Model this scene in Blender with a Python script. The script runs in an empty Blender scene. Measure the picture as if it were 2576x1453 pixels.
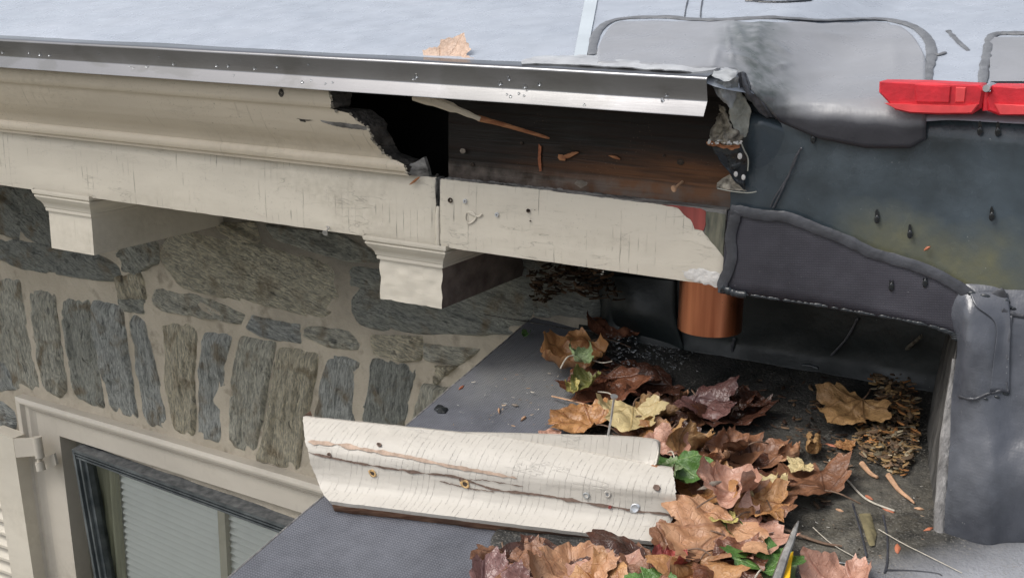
import bpy, bmesh, math, random
from mathutils import Vector, Matrix, noise
random.seed(7)
S = bpy.context.scene
COL = S.collection
V = Vector

# ------------------------------------------------------------------ camera
# The camera is solved from the vanishing points of the photograph.
FL_ = 3027.4                      # focal length in survey units (image 2576 wide)
CX, CY = 1288.0, 726.6
_X = V((8214, 1270, -4500)).normalized()
_D = V((2786, -1120, 4500)); _D = (_D - _D.dot(_X) * _X).normalized()
_U = _X.cross(_D)
if _U.y > 0: _U = -_U
def c2w(v): return V((_X.dot(v), _D.dot(v), _U.dot(v)))
def ray(u, v): return c2w(V((u - CX, v - CY, FL_)) / FL_)
EYE = -ray(1816.5, 719.9) * 1.36
cam_d = bpy.data.cameras.new('Camera'); cam = bpy.data.objects.new('Camera', cam_d); COL.objects.link(cam)
r_, u_, b_ = c2w(V((1, 0, 0))), c2w(V((0, -1, 0))), c2w(V((0, 0, -1)))
cam.matrix_world = Matrix(((r_.x, u_.x, b_.x, EYE.x), (r_.y, u_.y, b_.y, EYE.y), (r_.z, u_.z, b_.z, EYE.z), (0, 0, 0, 1)))
cam_d.lens = FL_ / 2576 * 36; cam_d.clip_start = .01; cam_d.clip_end = 500
S.camera = cam

# ------------------------------------------------------------------ sky, sun, exposure
SUN_EL, SUN_AZ = math.radians(55), math.radians(228)      # azimuth measured from +y clockwise
W = bpy.data.worlds.new('World'); S.world = W; W.use_nodes = True
nt = W.node_tree; bg = nt.nodes['Background']
sky = nt.nodes.new('ShaderNodeTexSky'); sky.sky_type = 'NISHITA'; sky.sun_disc = False
sky.sun_elevation = SUN_EL; sky.sun_rotation = SUN_AZ; sky.dust_density = 4; sky.air_density = 1.0; sky.ozone_density = 1.0
hs = nt.nodes.new('ShaderNodeHueSaturation'); hs.inputs['Saturation'].default_value = .42
nt.links.new(sky.outputs[0], hs.inputs['Color']); nt.links.new(hs.outputs[0], bg.inputs['Color'])
bg.inputs['Strength'].default_value = .148
sd = bpy.data.lights.new('Sun', 'SUN'); sd.energy = 1.15; sd.angle = math.radians(25); sd.color = (1, .97, .92)
sun = bpy.data.objects.new('Sun', sd); COL.objects.link(sun)
sdir = V((math.sin(SUN_AZ) * math.cos(SUN_EL), math.cos(SUN_AZ) * math.cos(SUN_EL), math.sin(SUN_EL)))
sun.rotation_euler = sdir.to_track_quat('Z', 'Y').to_euler(); sun.location = sdir * 5
S.view_settings.view_transform = 'Standard'; S.view_settings.look = 'None'; S.view_settings.gamma = 1
S.view_settings.exposure = .38

# ------------------------------------------------------------------ survey: a sight line meets a real surface
def on(u, v, p, n):
    r = ray(u, v); p = V(p); n = V(n); return EYE + r * ((p - EYE).dot(n) / r.dot(n))
def Y(u, v, y=0.0): return on(u, v, (0, y, 0), (0, 1, 0))
WN = V((.11, 1, 0)).normalized(); WP = V((-.38, .23, 0))
def WL(u, v, off=0.0): return on(u, v, WP - WN * off, WN)            # stone wall, off = towards the street
def wy(x, off=0.0): return .23 - .11 * (x + .38) - off * 1.006
FP = WL(1339, 797); FSL = math.tan(math.radians(10.8))
FN = V((0, -FSL, 1)).normalized(); XE = FP.x
def FLR(u, v, h=0.0): return on(u, v, FP + FN * h, FN)                # lower roof
def fz(x, y): return FP.z + FSL * (y - FP.y)
def proj(p):
    d = p - EYE; q_ = V((_X.x * d.x + _D.x * d.y + _U.x * d.z, _X.y * d.x + _D.y * d.y + _U.y * d.z, _X.z * d.x + _D.z * d.y + _U.z * d.z))
    return CX + FL_ * q_.x / q_.z, CY + FL_ * q_.y / q_.z
def ss(a, b, x):
    t = max(0, min(1, (x - a) / (b - a))); return t * t * (3 - 2 * t)
def nz(p, s=1.0): return noise.noise(V(p) * s)
def fb(p, s=1.0, o=4): return noise.fractal(V(p) * s, 1.0, 2.0, o)

# ------------------------------------------------------------------ node material helper
class N:
    def __init__(s, name, rough=.5, spec=.5, metal=0):
        s.m = bpy.data.materials.new(name); s.m.use_nodes = True; s.t = s.m.node_tree
        s.b = s.t.nodes['Principled BSDF']; s.b.inputs['Roughness'].default_value = rough
        s.b.inputs['Specular IOR Level'].default_value = spec; s.b.inputs['Metallic'].default_value = metal
        s.pos = s.nd('ShaderNodeNewGeometry').outputs['Position']
    def nd(s, k): return s.t.nodes.new(k)
    def ln(s, a, b):
        if isinstance(a, (int, float)): b.default_value = a
        elif isinstance(a, (tuple, list)): b.default_value = tuple(a) + ((1,) if len(a) == 3 and len(b.default_value) == 4 else ())
        else: s.t.links.new(a, b)
    def mp(s, vec=None, sc=(1, 1, 1), rot=(0, 0, 0), loc=(0, 0, 0)):
        n = s.nd('ShaderNodeMapping'); s.ln(vec or s.pos, n.inputs[0])
        n.inputs['Scale'].default_value = sc; n.inputs['Rotation'].default_value = rot; n.inputs['Location'].default_value = loc
        return n.outputs[0]
    def uv(s): return s.nd('ShaderNodeUVMap').outputs[0]
    def attr(s, name):
        n = s.nd('ShaderNodeAttribute'); n.attribute_name = name; return n
    def no(s, sc, vec=None, det=4, dis=0, ro=.55):
        n = s.nd('ShaderNodeTexNoise'); s.ln(vec or s.pos, n.inputs['Vector']); n.inputs['Scale'].default_value = sc
        n.inputs['Detail'].default_value = det; n.inputs['Distortion'].default_value = dis; n.inputs['Roughness'].default_value = ro
        return n.outputs['Fac']
    def vo(s, sc, vec=None, feat='F1'):
        n = s.nd('ShaderNodeTexVoronoi'); n.feature = feat; s.ln(vec or s.pos, n.inputs['Vector']); n.inputs['Scale'].default_value = sc
        return n.outputs['Distance']
    def wa(s, sc, axis='X', vec=None, dis=0, ds=1.0):
        n = s.nd('ShaderNodeTexWave'); n.bands_direction = axis; s.ln(vec or s.pos, n.inputs['Vector'])
        n.inputs['Scale'].default_value = sc; n.inputs['Distortion'].default_value = dis; n.inputs['Detail Scale'].default_value = ds
        return n.outputs['Fac']
    def mr(s, f, a, b, c=0.0, d=1.0):
        n = s.nd('ShaderNodeMapRange'); s.ln(f, n.inputs[0])
        for i, q in enumerate((a, b, c, d)): n.inputs[i + 1].default_value = q
        return n.outputs[0]
    def ma(s, op, a, b=0.0, c=0.0):
        n = s.nd('ShaderNodeMath'); n.operation = op; s.ln(a, n.inputs[0]); s.ln(b, n.inputs[1])
        if op in ('MULTIPLY_ADD', 'SMOOTH_MIN'): s.ln(c, n.inputs[2])
        return n.outputs[0]
    def mix(s, f, a, b, bl='MIX'):
        n = s.nd('ShaderNodeMix'); n.data_type = 'RGBA'; n.blend_type = bl; s.ln(f, n.inputs[0]); s.ln(a, n.inputs[6]); s.ln(b, n.inputs[7])
        return n.outputs[2]
    def xyz(s, vec=None):
        n = s.nd('ShaderNodeSeparateXYZ'); s.ln(vec or s.pos, n.inputs[0]); return n.outputs
    def col(s, c): s.ln(c, s.b.inputs['Base Color']); return s
    def ro(s, f): s.ln(f, s.b.inputs['Roughness']); return s
    def bump(s, h, st=.3, d=.002):
        n = s.nd('ShaderNodeBump'); n.inputs['Strength'].default_value = st; n.inputs['Distance'].default_value = d
        s.ln(h, n.inputs['Height'])
        old = s.b.inputs['Normal'].links
        if old: s.t.links.new(old[0].from_socket, n.inputs['Normal'])
        s.t.links.new(n.outputs[0], s.b.inputs['Normal']); return s

def box_mask(n, x0, x1, y0, y1, soft, wob=.02, ws=12, ax=1):
    """soft blob of dust or stain on the ground, in metres on the real surface"""
    p = n.xyz(); w = n.mr(n.no(ws), 0, 1, -wob, wob)
    px = n.ma('ADD', p[0], w); py = n.ma('ADD', p[ax], w)
    a = n.ma('MULTIPLY', n.mr(px, x0 - soft, x0 + soft), n.mr(px, x1 - soft, x1 + soft, 1, 0))
    b = n.ma('MULTIPLY', n.mr(py, y0 - soft, y0 + soft), n.mr(py, y1 - soft, y1 + soft, 1, 0))
    return n.ma('MULTIPLY', a, b)

def paint_mat(name, c, cracks=.6, axis='X', period=.011, dirt=.5, ck_dark=.55, rough=.5, bmp=.8, dense=False):
    n = N(name, rough, .35)
    big = n.no(9, n.mp(sc=(.5, 1, 1))); fine = n.no(160, n.mp(sc=(.25, 1, 1)), 5)
    cc = n.mix(n.mr(big, .3, .7), tuple(q * .90 for q in c), tuple(min(1, q * 1.05) for q in c))
    gm_ = n.ma('MULTIPLY', n.mr(n.no(5, n.mp(sc=(.6, 1, 1.4), loc=(2, 7, 1)), 6, .8), .50, .72), n.mr(n.no(90), .35, .65, .2, 1)); cc = n.mix(n.ma('MULTIPLY', gm_, .40), cc, tuple(q * w for q, w in zip(c, (.55, .53, .48))))
    w = n.wa(.314 / period, axis, n.mp(sc=(1, .25 if dense else .02, .02)) if axis == 'X' else None, 1.2, 30)
    line = n.mr(w, .975, .998)
    msk = n.mr(n.no(22, n.mp(sc=(1, 1, .8))), *((.34, .46) if dense else (.50, .60)))
    msk2 = n.mr(n.no(60, n.mp(sc=(3, 1, .6))), .42, .58)
    ck = n.ma('MULTIPLY', n.ma('MULTIPLY', line, msk), msk2)
    hz = n.mr(n.ma('ABSOLUTE', n.mr(n.no(26, n.mp(sc=(.45, 1, 2.2)), 6, .3), 0, 1, -.5, .5)), 0, .012, 1, 0)
    hz = n.ma('MULTIPLY', hz, n.mr(n.no(15, n.mp(loc=(3, 3, 3))), .47, .62))
    ck2 = n.ma('MAXIMUM', ck, n.ma('MULTIPLY', hz, .55))
    cc = n.mix(n.ma('MULTIPLY', ck2, cracks), cc, tuple(q * ck_dark for q in c))
    d = n.mr(n.no(420, None, 2), .66, .74, 0, dirt)
    d = n.ma('MULTIPLY', d, n.mr(n.no(14), .4, .65))
    cc = n.mix(d, cc, (.16, .14, .11))
    n.col(cc); n.bump(fine, .18 * bmp, .001); n.bump(n.no(45, n.mp(sc=(.5, 1, 1.5)), 3), .35 * bmp, .002); n.bump(n.ma('SUBTRACT', 1, ck2), .6 * bmp, .001)
    return n.m

def membrane_mat(name, c, c2, rough=.45, weave=.35, period=.003, axes='XZ', speck=.5, vs=7, rotz=0, wet=None, dusty=None, sp=.4, streak=1.0, bm=1.0):
    n = N(name, rough, sp)
    f = n.mr(n.no(vs, n.mp(sc=(1, 1, streak)), 6, .4), .33, .66)
    cc = n.mix(f, c, c2)
    f2 = n.mr(n.no(vs * 6, None, 5), .3, .75)
    cc = n.mix(n.ma('MULTIPLY', f2, .35), cc, tuple(q * 1.5 for q in c2))
    if dusty:
        dc, *bx = dusty; cc = n.mix(n.ma('MULTIPLY', box_mask(n, *bx), n.mr(n.no(40), .3, .6, .55, 1)), cc, dc)
    sps = n.mr(n.vo(140), .0, .10, 1, 0)
    sps = n.ma('MULTIPLY', sps, n.mr(n.no(31, n.mp(loc=(5, 1, 2))), .55, .62))
    cc = n.mix(n.ma('MULTIPLY', sps, speck), cc, (.5, .5, .48))
    if weave:
        vec = n.mp(rot=(0, rotz, 0)) if rotz else n.pos
        wv = n.ma('MULTIPLY', n.wa(.314 / period, axes[0], vec), n.wa(.314 / period, axes[1], vec))
        n.bump(wv, weave, .0012); cc = n.mix(n.ma('MULTIPLY', wv, min(.35, weave * .7)), cc, tuple(min(1, q * 1.7) for q in c2))
    n.col(cc); n.bump(n.no(28, None, 4), .45 * bm, .003); n.bump(n.no(300, None, 3), .15 * bm, .0006)
    n.ro(n.mr(n.no(18, None, 4), .3, .7, max(.08, rough - .14), min(1, rough + .14)))
    return n.m

def simple(name, c, rough=.6, var=.25, vs=60, metal=0, spec=.5, bump=.3, bs=200, sc=(1, 1, 1), c2=None, bd=.001):
    n = N(name, rough, spec, metal)
    f = n.no(vs, n.mp(sc=sc), 5)
    n.col(n.mix(n.mr(f, .3, .7), tuple(q * (1 - var) for q in c), c2 or tuple(min(1, q * (1 + var)) for q in c)))
    if bump: n.bump(n.no(bs, n.mp(sc=sc), 4), bump, bd)
    return n.m

def wood_mat(name, c, c2, c3=None, sc=(.06, 1, 1), freq=90, rough=.7, bmp=.6):
    n = N(name, rough, .3)
    g = n.no(freq, n.mp(sc=sc), 6, .6); b = n.no(9, n.mp(sc=(.6, 1, 1.6)), 3)
    cc = n.mix(n.mr(g, .35, .65), c, c2)
    if c3: cc = n.mix(n.mr(b, .45, .62), cc, c3)
    n.col(cc); n.bump(g, bmp, .002); n.bump(n.no(350, n.mp(sc=sc)), .3, .001)
    return n.m

# ------------------------------------------------------------------ mesh helpers
class MB:
    def __init__(s): s.v = []; s.f = []; s.uv = {}; s.mi = []; s.cur = 0; s.colr = {}
    def add(s, p): s.v.append(V(p)); return len(s.v) - 1
    def face(s, ix): s.f.append(tuple(ix)); s.mi.append(s.cur)
    def box(s, a, b, jit=0):
        x0, y0, z0 = a; x1, y1, z1 = b
        i = [s.add((x, y, z)) for x in (x0, x1) for y in (y0, y1) for z in (z0, z1)]
        for q in ((0, 1, 3, 2), (4, 6, 7, 5), (0, 4, 5, 1), (2, 3, 7, 6), (0, 2, 6, 4), (1, 5, 7, 3)): s.face([i[k] for k in q])
        return s
    def grid(s, rows, close=False):
        idx = [[s.add(p) for p in r] for r in rows]
        for a, b in zip(idx, idx[1:]):
            m = len(a)
            for k in range(m if close else m - 1):
                s.face((a[k], a[(k + 1) % m], b[(k + 1) % m], b[k]))
        return idx
    def prism(s, front, off):
        a = [s.add(p) for p in front]; b = [s.add(V(p) + V(off)) for p in front]
        s.face(a); s.face(b[::-1]); m = len(a)
        for k in range(m): s.face((a[k], b[k], b[(k + 1) % m], a[(k + 1) % m]))
        return s
    def shell(s, rows, off):
        """grid with thickness: off(i, j) or a vector"""
        g = off if callable(off) else (lambda i, j: V(off))
        A = s.grid(rows); B = s.grid([[V(p) + g(i, j) for j, p in enumerate(r)][::-1] for i, r in enumerate(rows)])
        n = len(rows); m = len(rows[0])
        for i in range(n - 1):
            s.face((A[i][0], A[i + 1][0], B[i + 1][m - 1], B[i][m - 1])); s.face((A[i + 1][m - 1], A[i][m - 1], B[i][0], B[i + 1][0]))
        for j in range(m - 1):
            s.face((A[0][j + 1], A[0][j], B[0][m - 1 - j], B[0][m - 2 - j])); s.face((A[n - 1][j], A[n - 1][j + 1], B[n - 1][m - 2 - j], B[n - 1][m - 1 - j]))
        return s
    def tube(s, pts, rad, seg=8, cap=True, flat=1.0, nrm=None):
        pts = [V(p) for p in pts]; n = len(pts); rad = rad if isinstance(rad, (list, tuple)) else [rad] * n
        up = V(nrm) if nrm else None; rows = []
        for i, p in enumerate(pts):
            t = (pts[min(i + 1, n - 1)] - pts[max(i - 1, 0)]).normalized()
            a = (up or (V((0, 0, 1)) if abs(t.z) < .9 else V((1, 0, 0))))
            sd = t.cross(a).normalized(); a = sd.cross(t).normalized()
            rows.append([p + (sd * math.cos(q) + a * math.sin(q) * flat) * rad[i] for q in (2 * math.pi * k / seg for k in range(seg))])
        idx = s.grid(rows, True)
        if cap: s.face(idx[0][::-1]); s.face(idx[-1])
        return s
    def radial(s, outline, rings, lift, cen=None, back=None):
        """outline (3D) filled with rings towards its centre; lift(p, r) moves each vertex (r = 1 at rim)"""
        o = [V(p) for p in outline]; c = cen or sum(o, V()) / len(o); rows = []
        for k in range(rings + 1):
            r = 1 - k / (rings + .0001) ; r = max(r, .0)
            if k == rings: break
            rows.append([lift(c + (p - c) * r, r) for p in o])
        idx = s.grid(rows, True); ci = s.add(lift(c, 0)); L = idx[-1]
        for k in range(len(L)): s.face((L[k], L[(k + 1) % len(L)], ci))
        if back is not None:
            b = [s.add(V(p) + V(back)) for p in o]; m = len(b)
            for k in range(m): s.face((b[k], b[(k + 1) % m], idx[0][(k + 1) % m], idx[0][k]))
            s.face(b[::-1])
        return idx
    def ball(s, c, r, seg=8, sc=(1, 1, 1), half=False):
        c = V(c); rows = []; n = seg // 2 + 1
        for i in range(n + 1):
            t = math.pi * i / n
            rows.append([c + V((math.sin(t) * math.cos(2 * math.pi * k / seg) * sc[0], math.sin(t) * math.sin(2 * math.pi * k / seg) * sc[1], math.cos(t) * sc[2])) * r for k in range(seg)])
        s.grid(rows, True); return s

def tag(o, label=None, cat=None, group=None, kind=None):
    for k, q in (('label', label), ('category', cat), ('group', group), ('kind', kind)):
        if q: o[k] = q
    return o
def thing(name, label, cat, loc, group=None, kind=None):
    o = bpy.data.objects.new(name, None); COL.objects.link(o); o.location = loc; o.empty_display_size = .02
    return tag(o, label, cat, group, kind)
def wloc(o):
    p = V(o.location); q = o.parent
    while q: p += V(q.location); q = q.parent
    return p
def obj(name, mb, mat, parent=None, smooth=True, label=None, cat=None, group=None, kind=None, mod=None, sharp=40, uvs=None, cols=None):
    lo = V([min(p[i] for p in mb.v) for i in range(3)]); hi = V([max(p[i] for p in mb.v) for i in range(3)])
    base = V(((lo.x + hi.x) / 2, (lo.y + hi.y) / 2, lo.z)); 
    me = bpy.data.meshes.new(name); me.from_pydata([p - base for p in mb.v], [], mb.f)
    for m in (mat if isinstance(mat, (list, tuple)) else [mat]): me.materials.append(m)
    for p, k in zip(me.polygons, mb.mi): p.material_index = k; p.use_smooth = smooth
    if uvs:
        l = me.uv_layers.new(name='UVMap')
        for lp in me.loops: l.data[lp.index].uv = uvs[lp.vertex_index]
    if cols:
        a = me.color_attributes.new('tone', 'FLOAT_COLOR', 'POINT')
        for i, c in enumerate(cols): a.data[i].color = (*c, 1)
    bm = bmesh.new(); bm.from_mesh(me); bmesh.ops.remove_doubles(bm, verts=bm.verts, dist=1e-6) if not (uvs or cols) else None
    bmesh.ops.recalc_face_normals(bm, faces=bm.faces); bm.to_mesh(me); bm.free()
    if smooth and sharp: me.set_sharp_from_angle(angle=math.radians(sharp))
    o = bpy.data.objects.new(name, me); COL.objects.link(o)
    o.parent = parent; o.location = base - (wloc(parent) if parent else V())
    return tag(o, label, cat, group, kind)
def cr(p, t):
    """Catmull-Rom through a list of vectors, t in 0..1"""
    n = len(p) - 1; x = min(t * n, n - 1e-6); i = int(x); f = x - i
    a, b, c, d = p[max(i - 1, 0)], p[i], p[i + 1], p[min(i + 2, n)]
    return .5 * ((2 * b) + (c - a) * f + (2 * a - 5 * b + 4 * c - d) * f * f + (3 * b - a - 3 * c + d) * f ** 3)
def curve(p, n): p = [V(q) for q in p]; return [cr(p, k / (n - 1)) for k in range(n)]
def patch(ctrl, nu, nv):
    cols = [[cr(r, k / (nu - 1)) for k in range(nu)] for r in ctrl]
    return [[cr([c[k] for c in cols], j / (nv - 1)) for k in range(nu)] for j in range(nv)]
def rag(pts, n, amp, freq=60, seed=0.0, closed=True, keep=None):
    """resample a 2D outline and roughen it"""
    m = len(pts); segs = [(pts[i], pts[(i + 1) % m]) for i in range(m if closed else m - 1)]
    L = [math.dist(a, b) for a, b in segs]; T = sum(L); out = []
    for k in range(n):
        d = T * k / (n if closed else n - 1); i = 0
        while i < len(L) - 1 and d > L[i]: d -= L[i]; i += 1
        a, b = segs[i]; f = min(1, d / max(L[i], 1e-9)); x = a[0] + (b[0] - a[0]) * f; y = a[1] + (b[1] - a[1]) * f
        x += amp * noise.noise(V((x / freq, y / freq, seed))) * 2 + amp * .6 * noise.noise(V((x / freq * 3, y / freq * 3, seed + 5)))
        y += amp * noise.noise(V((x / freq, y / freq, seed + 9))) * 2 + amp * .6 * noise.noise(V((x / freq * 3, y / freq * 3, seed + 15)))
        out.append((x, y))
    return out

# ------------------------------------------------------------------ materials
CREAM = (.635, .585, .49)
m_paint = paint_mat('cream_paint', CREAM, .9, ck_dark=.45, bmp=1.0)
m_paint_c = paint_mat('cream_paint_crown', (.62, .545, .43), .3, period=.02, dirt=.9)
m_paint_b = paint_mat('cream_paint_bracket', (.66, .61, .515), .1, period=.03, dirt=.2)
m_paint_w = paint_mat('cream_paint_window', (.56, .515, .44), .15, period=.04, dirt=.2, bmp=.3)
m_paint_l = paint_mat('white_paint_loose', (.56, .525, .465), .6, period=.0065, dirt=.35, ck_dark=.90, bmp=1.2, dense=True)
m_rot = simple('rotten_black_wood', (.028, .024, .021), .8, .5, 70, bump=1.0, bs=130, bd=.004, c2=(.10, .09, .08))
m_greywood = simple('weathered_grey_wood', (.12, .11, .10), .85, .6, 90, bump=.9, bs=220, sc=(.3, 1, 1), c2=(.34, .33, .31), bd=.003)
def backing_mat():
    n = N('brown_board_painted_shade', .55, .25)
    z = n.xyz()[2]; x = n.xyz()[0]
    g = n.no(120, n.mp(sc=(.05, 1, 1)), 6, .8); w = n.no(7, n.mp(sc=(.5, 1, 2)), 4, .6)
    cc = n.mix(n.mr(g, .35, .68), (.005, .004, .003), (.018, .010, .007))  # near-black base: shade under the drip edge painted into the upper board
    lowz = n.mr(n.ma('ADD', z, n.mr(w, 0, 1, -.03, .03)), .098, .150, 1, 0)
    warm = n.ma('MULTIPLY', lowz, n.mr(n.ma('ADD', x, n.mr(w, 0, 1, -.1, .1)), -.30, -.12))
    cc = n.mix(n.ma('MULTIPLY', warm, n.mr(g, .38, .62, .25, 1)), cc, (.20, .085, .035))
    gb = n.ma('MULTIPLY', n.mr(z, .10, .112, 1, 0), n.mr(n.no(40), .4, .6, .2, .8))
    cc = n.mix(gb, cc, (.16, .13, .11))
    sp = n.ma('MULTIPLY', n.mr(n.vo(330), 0, .14, 1, 0), n.mr(n.no(25), .5, .6))
    cc = n.mix(sp, cc, (.42, .28, .18))
    n.col(cc); n.bump(g, .7, .002); n.ro(n.mr(g, .3, .7, .3, .65)); return n.m
m_backing = backing_mat()
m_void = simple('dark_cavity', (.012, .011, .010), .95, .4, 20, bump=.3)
m_deck = simple('dark_decking', (.03, .022, .018), .85, .5, 30, bump=.5)
def metal_mat():
    n = N('drip_metal', .3, .5, .85)
    b = n.no(13, n.mp(sc=(.6, 1, 1)), 4, .8); cc = n.mix(n.mr(b, .52, .60), (.19, .19, .195), (.165, .165, .165))
    n.col(cc); n.ro(n.mr(n.no(7, None, 5), .35, .65, 0.14, .26)); n.bump(n.no(420, n.mp(sc=(.08, 1, 1)), 3), .05, .0005); return n.m
m_metal = metal_mat()
m_galv = simple('galvanised_steel', (.55, .56, .57), .38, .2, 120, metal=.9, bump=.2)
m_roof = membrane_mat('grey_roof_membrane', (.30, .33, .375), (.37, .40, .445), .28, 0, speck=.0, vs=5, streak=1, sp=.5, bm=.06)
m_roofstrip = simple('pale_seam_strip', (.50, .55, .58), .4, .08, 12, bump=.1)
def patch_mat():
    n = N('grey_patch_membrane', .33, .38)
    f = n.mr(n.no(7, None, 5, .5), .3, .7); cc = n.mix(f, (.245, .25, .262), (.315, .32, .335))
    p = n.xyz()
    # algae stained stretch at the seam
    wob = n.mr(n.no(16, None, 5), 0, 1, -.035, .035)
    px = n.ma('ADD', n.ma('ADD', p[0], n.ma('MULTIPLY', p[1], .46)), wob)
    st = n.ma('MULTIPLY', n.mr(px, -.015, .02), n.mr(px, .04, .085, 1, 0))
    st = n.ma('MULTIPLY', st, n.mr(n.no(60, None, 5), .32, .62, .3, 1))
    cc = n.mix(n.ma('MULTIPLY', st, .85), cc, (.07, .085, .078))
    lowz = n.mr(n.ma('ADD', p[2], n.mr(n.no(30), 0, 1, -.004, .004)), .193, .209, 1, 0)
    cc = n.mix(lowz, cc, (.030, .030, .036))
    wv = n.ma('MULTIPLY', n.wa(110, 'X', n.mp(rot=(0, .5, .5))), n.wa(110, 'Y', n.mp(rot=(.3, 0, .5))))
    
    n.col(cc); n.bump(wv, .05, .0006); n.bump(n.no(22, None, 3), .35, .004); n.ro(n.mr(n.no(20), .3, .7, .22, .42)); return n.m
m_patch = patch_mat()
m_seal_g = simple('grey_sealant', (.15, .155, .163), .42, .25, 60, bump=.6, bs=120, bd=.003)
m_seal_b = simple('black_sealant', (.050, .052, .060), .32, .3, 60, bump=.4, bs=70, bd=.003)
m_wallmem = membrane_mat('black_wall_membrane', (.020, .026, .029), (.060, .079, .095), .22, 0, speck=.7, vs=6, sp=.5,
                         dusty=((.135, .135, .085), .13, .31, .012, .085, .025, .05, 14, 2))
m_beam = membrane_mat('woven_patch', (.026, .0255, .032), (.046, .0445, .055), .48, .22, .0026, 'XZ', .8, 8, rotz=.1, sp=.35)
m_recess = membrane_mat('recess_membrane', (.006, .009, .009), (.014, .019, .020), .42, .0, .004, 'XZ', .35, 8)
m_cheek = membrane_mat('cheek_membrane', (.026, .029, .037), (.082, .088, .104), .30, .03, .003, 'XZ', .9, 7, sp=.55)
m_side = simple('dusty_side_membrane', (.035, .034, .032), .75, .5, 60, bump=.9, bs=150, sc=(1, 1, .25), c2=(.14, .135, .125), bd=.003)
m_ridge = simple('worn_fabric_ridge', (.13, .125, .12), .8, .4, 120, bump=1, bs=260, sc=(1, 1, .12), c2=(.30, .29, .28), bd=.003)
m_floorg = membrane_mat('grey_woven_roof', (.070, .074, .086), (.115, .120, .138), .5, .45, .0034, 'XY', .8, 9, sp=.35,
                        dusty=((.17, .17, .165), -.37, -.06, .0, .16, .045))
def liner_mat():
    n = N('black_liner', .4, .5)
    cc = n.mix(n.mr(n.no(14, None, 6), .35, .65), (.012, .013, .013), (.045, .043, .038))
    d1 = box_mask(n, .06, .26, -.60, .02, .05, .05, 10)
    cc = n.mix(n.ma('MULTIPLY', d1, n.mr(n.no(55, None, 6), .36, .62, .25, 1)), cc, (.125, .115, .092))
    p = n.xyz(); q = n.ma('ADD', n.ma('MULTIPLY', p[0], .9), n.ma('MULTIPLY', p[1], -1.0))
    q = n.ma('ADD', q, n.mr(n.no(14, None, 4), 0, 1, -.03, .03))
    haze = n.mr(q, .335, .43)
    cc = n.mix(haze, cc, (.30, .31, .335))  # misty light of the near right corner painted as a pale fade
    gr = n.ma('MULTIPLY', n.mr(n.no(420, None, 2), .56, .66), n.mr(n.no(20), .35, .6))
    cc = n.mix(n.ma('MULTIPLY', gr, .7), cc, (.22, .205, .18))
    n.col(cc); n.bump(n.no(260, None, 5), .9, .002); n.bump(n.no(40, None, 4), .5, .004)
    n.ro(n.mr(n.no(16), .4, .6, .25, .7)); return n.m
m_liner = liner_mat()
m_dirt = simple('black_soil_crumbs', (.02, .017, .014), .8, .6, 200, bump=1, c2=(.10, .085, .065))
STK = 5.4
def stone_mat():
    n = N('schist', .72, .35)
    uv = n.uv(); a = n.attr('tone').outputs['Color']
    st = n.mp(uv, (1, 5.5, 1)); st2 = n.mp(uv, (1.6, 14, 1))
    g = n.no(18, st, 8, .5, .62); g2 = n.no(26, st2, 6, 1.2, .65)
    cc = n.mix(n.mr(g, .40, .60), n.mix(.72, a, (.09, .095, .09)), n.mix(.25, a, (.62, .58, .48)))
    cc = n.mix(n.mr(g2, .42, .66, 0, .75), cc, n.mix(.5, a, (.42, .42, .38)))
    ru = n.mr(n.no(7, uv, 4, .4), .53, .68); cc = n.mix(n.ma('MULTIPLY', ru, .7), cc, (.26, .19, .105))
    dk = n.mr(n.no(11, n.mp(uv, (1, 4, 1), loc=(7, 3, 0)), 5, .7), .60, .68); cc = n.mix(n.ma('MULTIPLY', dk, .6), cc, (.06, .065, .066))
    wp = n.mr(n.no(150, uv, 3), .64, .7); cc = n.mix(n.ma('MULTIPLY', wp, .5), cc, (.5, .5, .46))
    n.col(cc); n.bump(g, 1.0, .014); n.bump(g2, 1.0, .006); n.bump(n.no(200, uv), .4, .001); n.ro(n.mr(g2, .4, .6, .5, .8)); return n.m
m_stone = stone_mat()
def mortar_mat():
    n = N('mortar', .85, .2)
    z = n.xyz()[2]
    cc = n.mix(n.mr(n.no(9, None, 5), .35, .65), (.43, .38, .30), (.51, .455, .365))
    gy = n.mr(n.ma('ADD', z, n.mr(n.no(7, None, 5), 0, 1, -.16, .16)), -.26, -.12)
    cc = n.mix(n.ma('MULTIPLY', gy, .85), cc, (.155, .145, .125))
    dk = n.mr(n.no(26, None, 6), .58, .7); cc = n.mix(n.ma('MULTIPLY', dk, .5), cc, (.13, .11, .08))
    n.col(cc); n.bump(n.no(35, None, 6), 1.0, .008); n.bump(n.no(500, None, 2), .5, .001); return n.m
m_mortar = mortar_mat()
m_sash = simple('dark_green_grey_aluminium', (.050, .064, .070), .45, .35, 30, spec=.5, bump=.4, bs=400, c2=(.13, .145, .15))
m_sash_top = simple('pale_sash_top', (.085, .092, .098), .7, .4, 70, bump=.6, bs=500, c2=(.17, .175, .175))  # top face of the sash coloured paler than its front
def glass_mat():
    n = N('window_glass', .02)
    t = n.t; tr = n.nd('ShaderNodeBsdfTransparent'); tr.inputs[0].default_value = (.98, 1, .98, 1)
    gl = n.nd('ShaderNodeBsdfGlossy'); gl.inputs['Roughness'].default_value = .03; gl.inputs[0].default_value = (.95, 1, .96, 1)
    fr = n.nd('ShaderNodeFresnel'); fr.inputs[0].default_value = 1.5
    mx = n.nd('ShaderNodeMixShader'); t.links.new(fr.outputs[0], mx.inputs[0]); t.links.new(tr.outputs[0], mx.inputs[1]); t.links.new(gl.outputs[0], mx.inputs[2])
    t.links.new(mx.outputs[0], t.nodes['Material Output'].inputs[0]); return n.m
m_glass = glass_mat()
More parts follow.
